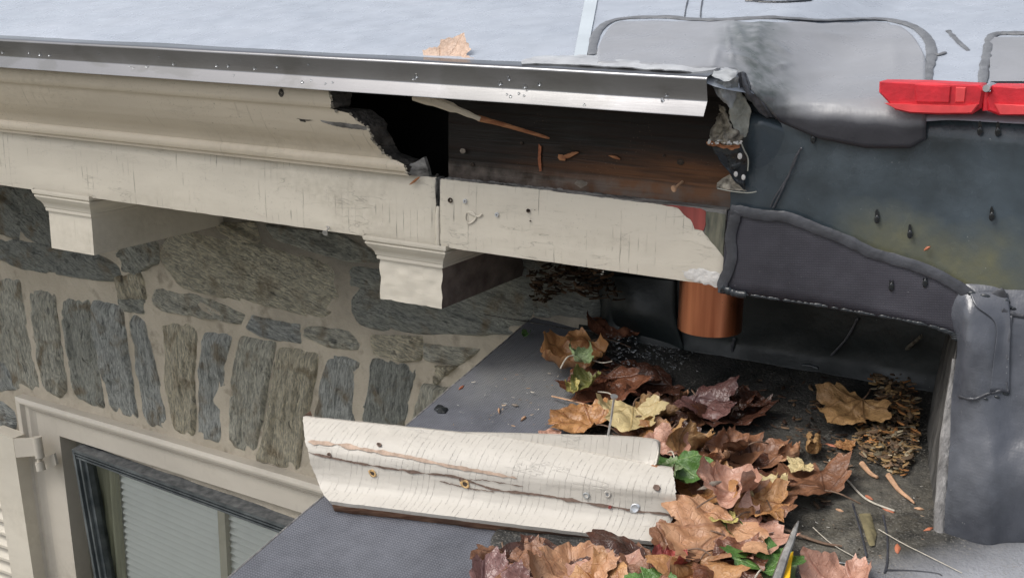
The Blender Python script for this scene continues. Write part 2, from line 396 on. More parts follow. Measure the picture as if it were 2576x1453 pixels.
m_blind = simple('white_blind', (.95, .95, .93), .5, .03, 20, bump=0)
m_curt = simple('olive_curtain', (.34, .33, .24), .9, .3, 14, bump=.3, sc=(3, 3, .3))
m_room = simple('room_dark', (.45, .44, .40), .9, .3, 5, bump=0)
m_copper = (lambda n: (n.col(n.mix(n.mr(n.no(75, n.mp(sc=(1, 1, .06)), 4), .3, .7), (.68, .27, .14), (.42, .14, .07))), n.ro(n.mr(n.no(30), .3, .7, .26, .42)),  # vertical streaks in the copper colour stand for its highlights
                       n.bump(n.no(200, n.mp(sc=(1, 1, .1))), .08, .0005), n.m)[-1])(N('copper', .3, .5, 1))
m_red = simple('red_plastic', (.56, .016, .028), .5, .3, 45, bump=.35, bs=350)
m_redl = simple('worn_red_plastic', (.70, .06, .065), .5, .12, 60, bump=.2, bs=350)
m_yellow = simple('yellow_plastic', (.85, .50, .02), .4, .1, 60, bump=.1)
m_blade = simple('worn_blade_steel', (.42, .40, .36), .3, .4, 90, metal=.9, bump=.3)
m_screw = simple('zinc_screw', (.60, .62, .64), .35, .15, 300, metal=.6, bump=.2)
m_hole = simple('screw_hole_wood', (.05, .035, .025), .9, .5, 300, bump=.6)
m_tanhole = simple('fresh_wood_hole', (.55, .36, .16), .8, .3, 300, bump=.4)
m_redprimer = simple('old_red_paint', (.26, .055, .045), .7, .25, 90, bump=.5, sc=(1, 1, .1))
m_greenpaint = simple('old_green_paint', (.07, .085, .075), .8, .5, 110, bump=.8, sc=(1, 1, .2), c2=(.22, .21, .15))
m_caulk = simple('white_caulk', (.62, .60, .57), .6, .15, 100, bump=.8, bs=160, bd=.002)
m_greyfilm = simple('torn_grey_flashing', (.24, .25, .255), .35, .35, 50, bump=.5, bs=60, sc=(3, 1, .5), bd=.002, c2=(.42, .43, .42))
m_paleflash = simple('pale_mineral_flashing', (.40, .40, .34), .6, .35, 90, bump=.9, bs=180, bd=.002, c2=(.48, .48, .42))
m_crust = simple('crusty_rotten_edge', (.20, .17, .13), .85, .7, 110, bump=1, bs=170, bd=.004, c2=(.52, .47, .38))
m_tarflap = simple('black_tar_flap', (.020, .024, .028), .25, .4, 60, bump=.5, bs=80, bd=.002)
m_splint = wood_mat('fresh_splinter_wood', (.26, .10, .045), (.44, .21, .10), sc=(.15, 1, 1), freq=200)
m_brownw = wood_mat('broken_brown_wood', (.16, .075, .045), (.36, .21, .13), (.10, .07, .055), sc=(.08, 1, 1), freq=180)
m_chip = simple('wood_chip', (.50, .30, .18), .8, .25, 150, bump=.4)
m_chipg = simple('grey_wood_chip', (.20, .17, .14), .85, .4, 150, bump=.6, sc=(.2, 1, 1))
m_litter = (lambda n: (n.col(n.mix(n.attr('tone').outputs['Fac'], n.attr('tone').outputs['Color'], n.attr('tone').outputs['Color'])), n.bump(n.no(300), .4, .001), n.m)[-1])(N('leaf_litter', .6, .3))
m_twig = simple('brown_twig', (.16, .10, .065), .7, .4, 200, bump=.5)
m_pale_twig = simple('pale_stalk', (.50, .46, .38), .6, .2, 200, bump=.2)
m_water = (lambda n: (n.col((.9, .93, .95)), n.b.inputs['Transmission Weight'].__setattr__('default_value', 1.0), n.b.inputs['IOR'].__setattr__('default_value', 1.33), n.m)[-1])(N('water', .03))

def leaf_mat(name, c, c2, veinc, rough=.5, spot=.3):
    k_ = .96 if 'green' not in name else .9; c = tuple(q * k_ for q in c); c2 = tuple(q * k_ for q in c2)
    n = N(name, rough * .8, .5); uv = n.uv(); p = n.xyz(uv)
    f = n.no(3.2, uv, 6, .6); cc = n.mix(n.mr(f, .3, .7), c, c2)
    cc = n.mix(n.ma('MULTIPLY', n.mr(n.no(14, uv, 4), .55, .72), spot), cc, tuple(q * .35 for q in c))
    cc = n.mix(n.ma('MULTIPLY', n.mr(n.no(9, None, 5), .48, .66), .6), cc, tuple(q * .45 for q in c))
    best = None
    for a in (0, 38, -38, 82, -82):
        dx, dy = math.sin(math.radians(a)), math.cos(math.radians(a))
        cross = n.ma('ABSOLUTE', n.ma('SUBTRACT', n.ma('MULTIPLY', p[0], dy), n.ma('MULTIPLY', p[1], dx)))
        along = n.ma('ADD', n.ma('MULTIPLY', p[0], dx), n.ma('MULTIPLY', p[1], dy))
        d = n.ma('ADD', cross, n.mr(along, -.02, 0, 1, 0)); best = d if best is None else n.ma('MINIMUM', best, d)
    vn = n.mr(best, .008, .024, 1, 0)
    web = n.mr(n.vo(9, uv, 'DISTANCE_TO_EDGE'), 0, .05, .45, 0)
    vv = n.ma('MAXIMUM', vn, web)
    n.col(n.mix(n.ma('MULTIPLY', vv, .55), cc, veinc)); n.bump(n.ma('SUBTRACT', 1, vv), .5, .0015); n.bump(n.no(8, uv, 5), .6, .004)
    n.b.inputs['Sheen Weight'].default_value = 0
    return n.m
LM = {
 'tan': leaf_mat('leaf_tan', (.42, .20, .10), (.56, .33, .19), (.27, .12, .06)),
 'pink': leaf_mat('leaf_pinkish', (.48, .25, .17), (.60, .36, .27), (.30, .12, .08), .42),
 'orange': leaf_mat('leaf_orange_brown', (.34, .155, .06), (.54, .29, .12), (.20, .06, .02), .45),
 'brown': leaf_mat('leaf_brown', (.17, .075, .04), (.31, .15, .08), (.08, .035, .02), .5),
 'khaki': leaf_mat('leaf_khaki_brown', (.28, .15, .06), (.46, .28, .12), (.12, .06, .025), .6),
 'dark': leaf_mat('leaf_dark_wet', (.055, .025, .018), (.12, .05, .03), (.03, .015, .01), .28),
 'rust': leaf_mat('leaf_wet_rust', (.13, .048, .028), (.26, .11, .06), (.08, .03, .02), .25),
 'purple': leaf_mat('leaf_purple_brown', (.16, .075, .065), (.27, .15, .135), (.07, .03, .03), .22),
 'cream': leaf_mat('leaf_cream', (.60, .48, .24), (.70, .56, .30), (.38, .26, .10), .5),
 'yellow': leaf_mat('leaf_yellow', (.48, .42, .12), (.60, .50, .19), (.30, .22, .06), .5),
 'green': leaf_mat('leaf_green', (.07, .16, .035), (.13, .26, .06), (.22, .33, .12), .38, .1),
 'palegreen': leaf_mat('leaf_pale_green', (.24, .34, .15), (.36, .45, .22), (.42, .48, .30), .45, .2),
 'olive': leaf_mat('leaf_olive', (.14, .16, .045), (.26, .25, .08), (.30, .27, .10), .45, .5),
 'red': leaf_mat('leaf_red', (.38, .05, .04), (.50, .14, .11), (.22, .03, .02), .4, .2),
}

# ================================================================== SETTING
g = MB(); g.grid([[V((x, y, -4.2)) for x in (-150, -20, 0, 20, 150)] for y in (-150, -20, 0, 20, 150)])
obj('ground', g, simple('bounce_ground', (.19, .18, .15), .95, .3, .5, bump=.2, bs=3), smooth=False, kind='structure')  # unseen sheet added to bounce light up under the eave

# ---- stone wall
st_t = thing('stone_wall', 'rubble stone wall with pale mortar and upright stones over the window', 'wall', (-.9, wy(-.9), -4.2))
mo = MB()
rows = []
UW = 96; 
def wallp(x, z, off=0): return V((x, wy(x, off), z))
# window opening in wall-local x / z (through surveyed corners)
oc = [WL(159, 1092), WL(755, 1280)]
OX0 = oc[0].x; OZ = oc[0].z
OX1 = -.42
def wl_rows(x0, x1, z0, z1, nx, nzz):
    return [[wallp(x0 + (x1 - x0) * i / nx, z0 + (z1 - z0) * j / nzz, .003 * fb((x0 + (x1 - x0) * i / nx, 0, z0 + (z1 - z0) * j / nzz), 9)) for i in range(nx + 1)] for j in range(nzz + 1)]
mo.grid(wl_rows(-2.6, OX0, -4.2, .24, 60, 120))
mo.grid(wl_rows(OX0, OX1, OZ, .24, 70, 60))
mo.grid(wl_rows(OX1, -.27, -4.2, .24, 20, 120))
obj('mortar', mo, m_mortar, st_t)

stones = []   # (outline in survey units, grain angle deg, tone)
BL = (.150, .157, .150); GR = (.180, .175, .145); BR = (.215, .185, .135); DK = (.092, .098, .090); LG = (.22, .225, .205); DG = (.125, .128, .112)
def q(pts, ang, tone): stones.append((pts, ang, tone))
q([(-40, 690), (45, 700), (75, 850), (104, 985), (30, 975), (-10, 880)], 78, GR)
q([(82, 728), (134, 732), (150, 860), (168, 982), (145, 1004), (122, 978), (96, 850)], 80, GR)
q([(160, 738), (228, 748), (243, 880), (262, 1030), (202, 1002), (178, 880)], 82, DG)
q([(238, 750), (306, 770), (325, 900), (348, 1060), (293, 1032), (258, 880)], 82, BL)
q([(345, 785), (376, 795), (398, 940), (420, 1083), (378, 1074), (352, 920)], 83, BL)
q([(415, 806), (494, 815), (486, 940), (491, 1100), (446, 1085), (420, 950)], 88, BR)
q([(523, 828), (580, 838), (566, 960), (551, 1116), (503, 1110), (508, 960)], 93, BL)
q([(610, 843), (694, 860), (674, 980), (638, 1143), (579, 1130), (592, 960)], 97, GR)
q([(708, 868), (804, 885), (787, 980), (748, 1186), (652, 1158), (690, 980)], 97, BR)
q([(832, 888), (908, 905), (890, 1000), (888, 1075), (795, 1060), (806, 980)], 98, BL)
q([(945, 897), (1054, 922), (1030, 1010), (1010, 1090), (910, 1080), (930, 980)], 97, DK)
q([(1075, 960), (1130, 980), (1090, 1090), (1040, 1080)], 97, GR)
q([(-40, 470), (110, 478), (160, 640), (60, 600), (-40, 585)], 25, DK)
q([(-40, 598), (60, 606), (240, 640), (300, 660), (312, 690), (290, 706), (200, 694), (60, 672), (-40, 640)], 14, DK)
q([(305, 640), (370, 600), (398, 615), (396, 655), (352, 690), (316, 676)], 30, DG)
q([(297, 698), (352, 690), (366, 748), (312, 746)], 70, BR)
q([(312, 752), (362, 758), (362, 782), (322, 778)], 10, DG)
q([(402, 622), (440, 590), (500, 588), (640, 612), (800, 655), (856, 672), (866, 760), (846, 800), (800, 803), (700, 772), (560, 745), (455, 716), (405, 672)], 12, (.20, .185, .14))
q([(388, 736), (420, 729), (520, 752), (622, 786), (612, 810), (500, 792), (392, 770)], 13, GR)
q([(560, 566), (640, 560), (656, 600), (640, 606), (600, 596)], 15, BR)
q([(668, 566), (860, 592), (960, 640), (956, 655), (880, 655), (690, 606)], 10, DG)
q([(638, 796), (756, 822), (754, 860), (690, 846), (634, 828)], 12, BL)
q([(780, 822), (880, 836), (908, 862), (900, 876), (840, 866), (776, 850)], 8, GR)
q([(870, 664), (960, 680), (962, 640), (1180, 640), (1345, 680), (1368, 772), (1318, 840), (1160, 842), (1062, 838), (960, 832), (896, 812), (880, 760)], 8, DK)
q([(941, 845), (1064, 848), (1062, 896), (1008, 908), (945, 882)], 10, BR)
q([(1076, 868), (1210, 884), (1150, 914), (1078, 898)], 8, GR)
q([(1092, 922), (1150, 926), (1110, 960)], 30, BR)
q([(-40, 900), (5, 905), (32, 945), (38, 975), (-40, 990)], 60, BL)
q([(-40, 1008), (0, 1010), (36, 1036), (37, 1074), (-40, 1072)], 10, BL)

q([(1352, 600), (1500, 600), (1500, 690), (1420, 700), (1352, 690)], 8, DK); q([(1352, 700), (1420, 708), (1500, 700), (1500, 800), (1350, 790)], 5, DK); q([(1185, 560), (1340, 590), (1345, 672), (1190, 632)], 5, DK)
sb = MB(); uvs = []; cols = []
for k, (pts, ang, tone) in enumerate(stones):
    small = min(max(p[0] for p in pts) - min(p[0] for p in pts), max(p[1] for p in pts) - min(p[1] for p in pts))
    cxx, cyy = sum(p[0] for p in pts) / len(pts), sum(p[1] for p in pts) / len(pts)
    pts = [(a + (9 if a > cxx else -9), b + (7.5 if b > cyy else -7.5)) for a, b in pts]
    o2 = rag(pts, 84, min(2.6, small * .03), 22, k * 3.3)
    # soften the corners
    for _ in range(2): o2 = [((o2[i - 1][0] + 2 * o2[i][0] + o2[(i + 1) % len(o2)][0]) / 4, (o2[i - 1][1] + 2 * o2[i][1] + o2[(i + 1) % len(o2)][1]) / 4) for i in range(len(o2))]
    ol = [WL(a, b, -.003) for a, b in o2]; c = sum(ol, V()) / len(ol)
    ca, sa = math.cos(math.radians(-ang)), math.sin(math.radians(-ang)); rnd = random.random() * 50
    def loc(p): return ((p.x - c.x) * ca + (p.z - c.z) * sa, -(p.x - c.x) * sa + (p.z - c.z) * ca)
    tilt = V((random.uniform(-.05, .05), 0, random.uniform(-.05, .05)))
    hgt = random.uniform(.004, .009)
    def lift(p, r):
        a, b = loc(p); e = 0 if r >= .999 else min(1, (1 - r) / .06) ** .6
        h = e * (hgt + .008 * fb((a * 9 + rnd, b * 45, 0)) + .0045 * noise.cell(V((a * 12 + rnd, b * 60, k))) + (p - c).dot(tilt) * .6)
        e2 = ss(.0, .16, (1 - r) + .05 * nz((a * 30, b * 30, k)))
        h = h * e2 + e2 * .002; h = max(h, ss(.10, .22, 1 - r) * .0045)
        if r >= .999: h = -.0035
        return p - WN * h
    n0 = len(sb.v); sb.radial(ol, 15, lift, c)
    for p in sb.v[n0:]:
        a, b = loc(p); uvs.append((a * 3 + rnd, b * 3 + rnd * .7))
        j = .9 + .2 * random.random() * 0; cols.append(tuple(min(1, t * j * STK) for t in tone))
obj('stones', sb, m_stone, st_t, uvs=uvs, cols=cols, sharp=0)

# ---- window
wt = thing('window', 'dark framed window in cream casing with white blind behind the glass', 'window', wallp(-1.0, -.9))
def wpt(lx, lz, off): return V((lx, wy(lx, off), lz))
A = WL(58, 989); B = WL(786, 1199)               # outer top line of casing
C0 = WL(159, 1092); C1 = WL(755, 1280)            # inner top line
AL = WL(124, 1453); CL = WL(202, 1453)
XR = -.40
def ext(P, Q, x): t = (x - P.x) / (Q.x - P.x); return P.z + (Q.z - P.z) * t
def exz(P, Q, z): t = (z - P.z) / (Q.z - P.z); return P.x + (Q.x - P.x) * t
ZB = -2.0
cs = MB()
prof = [(0, .0), (.0, .022), (.10, .026), (.16, .026), (.20, .017), (.30, .017), (.36, .011), (.38, .013), (.42, .010), (1, .010), (1, -.03)]  # fraction outer->inner, proud
def casing_pt(side, t, f):
    if side == 'top':
        x = A.x + (XR - A.x) * t; xi = C0.x + (XR - C0.x) * t
        zo = ext(A, B, x); zi = ext(C0, C1, xi); return (x + (xi - x) * f, zo + (zi - zo) * f)
    zo = A.z + (ZB - A.z) * t; zi = C0.z + (ZB - C0.z) * t
    xo = A.x + (AL.x - A.x) * min(1.6, (A.z - zo) / (A.z - AL.z)); xi = C0.x + (CL.x - C0.x) * min(1.6, (C0.z - zi) / (C0.z - CL.z))
    return (xo + (xi - xo) * f, zo + (zi - zo) * f)
for side in ('top', 'left'):
    cs.grid([[wpt(*casing_pt(side, t / 12, f), o) for t in range(13)] for f, o in prof])
obj('casing', cs, m_paint_w, wt, sharp=20)
# sash: proud dark frame hung in the opening
FY = -.004
S0 = WL(181, 1128, .03); S1 = WL(718, 1322, .03)     # front top line of sash
T0 = WL(196, 1104, 0.004); T1 = WL(752, 1284, 0.004)
G0 = WL(205, 1162, .026); G1 = WL(706, 1340, .026)     # top line of glass
SL = WL(238, 1453, .03)
sh = MB()
def bandrow(P, Q, off, dz=0, x0=None, n=10):
    x0 = P.x if x0 is None else x0
    return [wpt(x0 + (XR - x0) * k / n, ext(P, Q, x0 + (XR - x0) * k / n) + dz, off) for k in range(n + 1)]
sh.cur = 1; sh.grid([bandrow(S0, S1, -.03, .004), bandrow(S0, S1, .028, .0)])
sh.cur = 0
rr = [bandrow(S0, S1, .028, 0)]
hh = (S0.z - G0.z)
for f, o in ((.0, .031), (.22, .031), (.24, .026), (.34, .026), (.36, .030), (.46, .030), (.48, .024), (.6, .024), (.62, .029), (.74, .029), (.76, .022), (1.0, .020), (1.0, -.002)):
    rr.append(bandrow(S0, S1, o, -hh * f))
sh.grid(rr)
# left stile
def stile(f, o, n=8):
    out = []
    for k in range(n + 1):
        z = S0.z - hh * min(f, .9) + (ZB - S0.z) * k / n
        x = S0.x + (SL.x - S0.x) * ((S0.z - z) / (S0.z - SL.z)) + f * .030
        out.append(wpt(x, z, o))
    return out
sh.grid([stile(f, o) for f, o in ((0, -.03), (0, .031), (.25, .031), (.27, .024), (.5, .024), (.52, .028), (.7, .028), (.72, .021), (1, .020), (1, -.002))])
obj('sash_frame', sh, [m_sash, m_sash_top], wt, sharp=20)
gm = MB(); x0 = S0.x + .024
zt = [ext(S0, S1, x) - hh + .001 for x in (x0, XR)]
gm.grid([[wpt(x0, ZB, .006), wpt(XR, ZB, .006)], [wpt(x0, zt[0], .006), wpt(XR, zt[1], .006)]])
obj('glass_pane', gm, m_glass, wt, smooth=False)
mu = MB()
mp0 = WL(545, 1285, .002); mp1 = WL(585, 1453, .002); w_ = .016
mu.grid([[wpt(mp0.x, mp0.z + .01, .0), wpt(mp0.x + w_, mp0.z + .01, .0)], [wpt(mp0.x + (mp1.x - mp0.x) * 5 * .6, ZB, .0), wpt(mp0.x + w_ + (mp1.x - mp0.x) * 5 * .6, ZB, .0)]])
mu2 = MB(); xm = mp0.x; mu2.box((xm, wy(xm, .000), ZB), (xm + .018, wy(xm, -.012), mp0.z + .012))
obj('muntin', mu2, m_paint_w, wt)
rm = MB(); rm.grid([[wpt(x, z, -.035) for x in (OX0 - .01, OX0 - .01)] for z in (ZB, OZ)])
inn = MB()
a0 = V((OX0, wy(OX0, -.02), ZB)); a1 = V((OX1 + .06, wy(OX1, -.02), ZB)); dep = V((0, .5, 0)); up = V((0, 0, OZ - ZB + .02))
inn.grid([[a0, a0 + up], [a0 + dep, a0 + up + dep], [a1 + dep, a1 + up + dep], [a1, a1 + up]])
inn.face([inn.add(p) for p in (a0 + up, a1 + up, a1 + up + dep, a0 + up + dep)])
obj('reveal', inn, m_room, wt, smooth=False)
# blind and curtain hang inside: things of their own
bx0 = WL(318, 1230, -.05).x
bl = MB(); z = ext(S0, S1, bx0) - hh + .03
n = 0
while z > -1.25 and n < 60:
    zs = z
    A_ = wpt(bx0, zs, -.024); B_ = wpt(XR, zs - .012, -.024)
    t = V((0, -.0125, -.0095))
    rows = [[A_ + t * f + V((0, 0, .0018 * math.sin(f * 3.14))), B_ + t * f + V((0, 0, .0018 * math.sin(f * 3.14)))] for f in (0, .25, .5, .75, 1)]
    bl.grid(rows); z -= .0142; n += 1
obj('window_blind', bl, m_blind, None, label='white slatted blind hanging inside the window', cat='blind')
cu = MB(); cx0 = S0.x + .022
cu.grid([[wpt(cx0 + (bx0 - cx0 + .03) * k / 40, zz, -.0065 + .0045 * math.sin(k * .9 + 1.3 * math.sin(k * .31)) ) for k in range(41)] for zz in (-1.4, -1, -.40)])
obj('curtain', cu, m_curt, None, label='olive curtain gathered at the left inside the window', cat='curtain')

# ---- shutter with hinge
sht = thing('shutter', 'cream louvred shutter folded back left of the window', 'shutter', WL(0, 1300, .03))
sp = MB()
R0 = WL(32, 1102, .055); R1 = WL(82, 1453, .055)     # right front edge
dx = (R1.x - R0.x) / (R1.z - R0.z)
def shp(x_off, z, off): x = R0.x + dx * (z - R0.z) + x_off; return V((x, wy(R0.x, off), z))
ztop = R0.z
for (xa, xb, o0, o1) in ((-.075, 0, .055, .02),):
    sp.grid([[shp(xa, ztop + .004, o0), shp(xb, ztop, o0)], [shp(xa, -2, o0), shp(xb, -2, o0)]])
    sp.grid([[shp(xb, ztop, o0), shp(xb, ztop, o1)], [shp(xb, -2, o0), shp(xb, -2, o1)]])
    sp.grid([[shp(xa, ztop + .004, o0), shp(xa, ztop + .004, o1)], [shp(xb, ztop, o0), shp(xb, ztop, o1)]])
    sp.grid([[shp(xa, ztop + .004, o0), shp(xa, ztop + .004, o1)], [shp(xa, -2, o0), shp(xa, -2, o1)]])
sp.grid([[shp(-.5, ztop, .055), shp(-.0752, ztop, .055)], [shp(-.5, ztop - .11, .055), shp(-.0752, ztop - .11, .055)], [shp(-.5, ztop - .11, .02), shp(-.0752, ztop - .11, .02)]])
obj('shutter_frame', sp, m_paint_b, sht, smooth=False)
lv = MB(); z = ztop - .12
while z > -1.5:
    lv.grid([[shp(-.5, z, .030), shp(-.0752, z, .030)], [shp(-.5, z - .024, .050), shp(-.0752, z - .024, .050)], [shp(-.5, z - .030, .050), shp(-.0752, z - .030, .050)], [shp(-.5, z - .008, .026), shp(-.0752, z - .008, .026)]]); z -= .032
obj('louvres', lv, m_paint_b, sht, smooth=False)
hg = MB(); h0 = WL(33, 1104, .058); h1 = WL(90, 1100, .05); h2 = WL(92, 1146, .05); h3 = WL(40, 1150, .058)
hg.prism([h0, h1, h2, h3], (0, .006, 0))
obj('hinge_strap', hg, m_paint_w, sht, smooth=False)
hb = MB(); c0 = WL(93, 1098, .052); c1 = WL(101, 1150, .052); hb.tube([c0, c0.lerp(c1, .5), c1], .0095, 14)
c2_ = WL(98, 1150, .050); c3 = WL(99, 1162, .05); hb.tube([c1, c3], .0055, 12)
c4 = WL(99, 1160, .052); c5 = WL(104, 1182, .052); hb.tube([c4, c5], .0095, 14)
obj('hinge_barrel', hb, m_paint_w, sht)
pl = MB(); pl.prism([WL(108, 1152, .035), WL(135, 1140, .03), WL(142, 1168, .03), WL(112, 1180, .035)], (0, .006, 0))
obj('hinge_plate', pl, m_paint_w, sht, smooth=False)

# ================================================================== EAVE
XL = -2.3
# ---- soffit, deck, cavity
so = MB(); so.box((XL, .022, .004), (.0, .36, .016)); so.box((.0, .045, .004), (1.3, .36, .016))  # unseen boards, added so that the recess below stays dark
obj('added_soffit', so, simple('added_soffit_boards', (.10, .085, .065), .8, .3, 20), smooth=False, label='unseen boards under the eave behind the fascia, added to darken the recess', cat='added_soffit')
def ztop_l(y): return .2365 + .20 * (y + .07)
dk = MB()
dk.prism([V((XL, -.040, ztop_l(-.04) - .006)), V((XL, 1.6, ztop_l(1.6) - .006)), V((XL, 1.6, ztop_l(1.6) - .04)), V((XL, -.040, ztop_l(-.04) - .026))], (-XL - .002, 0, 0))
obj('roof_deck', dk, m_deck, smooth=False, label='dark boards just under the grey roof membrane', cat='decking')
cv = MB(); cv.box((XL, .14, .018), (-.384, .15, .225)); cv.box((-.384, .050, .018), (-.378, .15, .225))  # near-black panels stand for the darkness inside the hollow eave
obj('cavity_shade_panels', cv, m_void, smooth=False, label='black panels standing for the dark inside of the hollow rotten eave', cat='shade panel')
# ---- backing board
bb = MB(); 
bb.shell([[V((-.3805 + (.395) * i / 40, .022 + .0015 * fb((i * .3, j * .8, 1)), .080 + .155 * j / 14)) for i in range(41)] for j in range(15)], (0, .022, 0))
bk = obj('backing_board', bb, m_backing, label='wet brown board with shade painted dark on its upper part, laid bare behind the missing moulding', cat='board', sharp=60)
# ---- fascia boards
def board(name, x0, x1, label, seed, top=.0885, extra=None):
    t = thing(name, label, 'fascia board', ((x0 + x1) / 2, .01, 0))
    m = MB(); nx = max(8, int((x1 - x0) / .01)); rows = []
    P = [(.0205, top), (.0, top - .001), (.0, .0), (.0205, -.0005)]
    m.shell([[V((x0 + (x1 - x0) * i / nx, .0008, .0006 + (top - .0015) * j / 4)) for i in range(nx + 1)] for j in range(5)], (0, .0195, 0))
    obj('board', m, m_greywood, t, smooth=False)
    return t
fl = board('fascia_board', XL, -.3855, 'long cream painted fascia board below the crown moulding', 1)
fr_ = board('fascia_board', -.3800, .0, 'short cream fascia board with cracked paint and two screws', 2, .088)
def skin(x0, x1, topf, name, parent, mat, endl=0, endr=0, seed=0, th=.0018):
    m = MB(); nx = int((x1 - x0) / .004); rows = []
    for j in range(9):
        f = j / 8
        rows.append([])
        for i in range(nx + 1):
            x = x0 + (x1 - x0) * i / nx
            z0 = .0004 * nz((x * 40, 0, seed)); z1 = topf(x)
            z = z0 + (z1 - z0) * f
            y = -th * .6 - .0006 * fb((x * 25, z * 60, seed), 1) - (.0012 if j in (0, 8) else 0) * -1
            if i in (0, nx): y += .0010
            xx = x + (endl * (.5 + nz((z * 120, 3, seed))) if i == 0 else 0) + (endr * nz((z * 120, 7, seed)) if i == nx else 0)
            rows[-1].append(V((xx, y, z)))
    m.shell(rows, (0, th + .0002, 0)); return obj(name, m, mat, parent, sharp=50)
skin(XL, -.3862, lambda x: .0885, 'paint', fl, m_paint, 0, .002, 3)
# right board: the paint has peeled along the top and at the right end
PE = [(-.0575, .0850), (-.052, .081), (-.045, .0745), (-.040, .0725), (-.036, .063), (-.026, .0625), (-.0255, .058), (-.014, .050), (-.005, .040), (.0, .033)]
def ptop(x):
    t = .0875 + .0012 * nz((x * 60, 1, 1)) + .0008 * nz((x * 200, 4, 1)) - .002 * ss(-.26, -.08, x)
    if x > PE[0][0]:
        for a, b in zip(PE, PE[1:]):
            if a[0] <= x <= b[0] + 1e-6:
                t = a[1] + (b[1] - a[1]) * (x - a[0]) / (b[0] - a[0]) + .0015 * nz((x * 400, 2, 2)); break
    return t
skin(-.3795, .0, ptop, 'paint', fr_, m_paint, .001, 0, 6)
m = MB(); o2 = rag([(-.078, .0855), (-.058, .0835), (-.046, .0745), (-.041, .072), (-.037, .062), (-.025, .061), (-.0235, .072), (-.024, .0835), (-.03, .086)], 60, .0006, .01)
m.prism([V((a, -.0004, b)) for a, b in o2], (0, .0015, 0)); obj('red_undercoat', m, m_redprimer, fr_, smooth=False, label='old brick red paint showing through')
m = MB(); o2 = rag([(-.0232, .0835), (-.0235, .070), (-.0235, .058), (-.012, .046), (-.001, .034), (-.0005, .083)], 60, .0006, .01, 2)
m.prism([V((a, -.0006, b)) for a, b in o2], (0, .0017, 0)); obj('green_undercoat', m, m_greenpaint, fr_, smooth=False, label='old dark green paint and lichen')
# white caulk smear at the bottom right end
m = MB(); o2 = rag([(1715, 682), (1760, 676), (1814, 686), (1822, 700), (1812, 722), (1770, 716), (1728, 702)], 50, 3, 16)
m.radial([Y(a, b, -.0012) for a, b in o2], 5, lambda p, r: p - V((0, .0009 * (1 - r ** 3) + .0006 * fb(p, 150), 0))); obj('white_smear', m, m_caulk, fr_)
# joint caulk
m = MB(); m.tube(curve([(-.3830, .0012, .000), (-.3826, .0004, .02), (-.3830, .0006, .038), (-.3826, .001, .052)], 12), [.0034, .0036, .0031, .0034, .0036, .0033, .0036, .0033, .0035, .0032, .003, .0026], 8, flat=.75, nrm=(0, 1, 0)); obj('joint_caulk', m, m_paint, fr_)
# filler ring, holes
def hole(u, v, r, name='screw_hole', y=-.0026, ring=True, parent=None, yy=None, matr=None):
    c = Y(u, v, y); mm = MB(); seg = 14
    rr_ = [[c + V((math.cos(a) * R * (1 + .18 * nz((a, u, R))), dy, math.sin(a) * R * (1 + .18 * nz((a, v, R)))))
            for a in (2 * math.pi * k / seg for k in range(seg))] for R, dy in ((r * 1.35, .0006), (r * 1.15, -.0008), (r * .8, -.0002), (r * .45, .0016))]
    mm.grid(rr_, True); i = [mm.add(p) for p in rr_[-1]]; mm.face(i)
    return obj(name, mm, matr or m_hole, parent)
for u, v, r in ((1132, 504, .0026), (1328, 530, .0019), (1334, 556, .0007)): hole(u, v, r, parent=fr_)
def torx(u, v, lab, y=-.0018, r=.0030, parent=None):
    c = Y(u, v, y); t = thing('screw', lab, 'screw', c, 'zinc screws in the fascia')
    mm = MB(); seg = 20; pr = ((r, .001), (r * .98, -.0006), (r * .85, -.0012), (r * .5, -.0012))
    rows = [[c + V((math.cos(a) * R, dy, math.sin(a) * R)) for a in (2 * math.pi * k / seg for k in range(seg))] for R, dy in pr]
    rows.append([c + V((math.cos(a) * r * (.44 if k % 2 else .28), -.0012, math.sin(a) * r * (.44 if k % 2 else .28))) for k, a in ((k, 2 * math.pi * k / 20) for k in range(20))])
    rows.append([p + V((0, .0014, 0)) for p in rows[-1]])
    mm.grid(rows, True); obj('screw_head', mm, m_screw, t)
    m2 = MB(); m2.face([m2.add(p) for p in rows[-1]]); obj('star_recess', m2, m_hole, t)
torx(1170, 506, 'upper of two zinc star screws in the cracked fascia')
torx(1250, 540, 'lower right of two zinc star screws in the cracked fascia')
# smeared filler loop
m = MB(); m.tube(curve([Y(a, b, -.0025) for a, b in ((1173, 536), (1170, 549), (1178, 562), (1190, 557), (1197, 546), (1188, 535), (1177, 534), (1192, 541), (1205, 545), (1212, 538))], 30), .0012, 8, flat=.4, nrm=(0, 1, 0)); obj('filler_smear', m, m_paint, fr_)
# bent nail under the long board
nl = MB(); c = [Y(822, 570, -.001), Y(828, 572, -.010), Y(818, 586, -.020)]
nl.tube(c, .0013, 8); nl.tube([c[2], c[2] + (c[2] - c[1]).normalized() * .001], .0040, 14)
obj('nail', nl, m_galv, None, label='bent nail sticking out of the lower edge of the long fascia board', cat='nail')

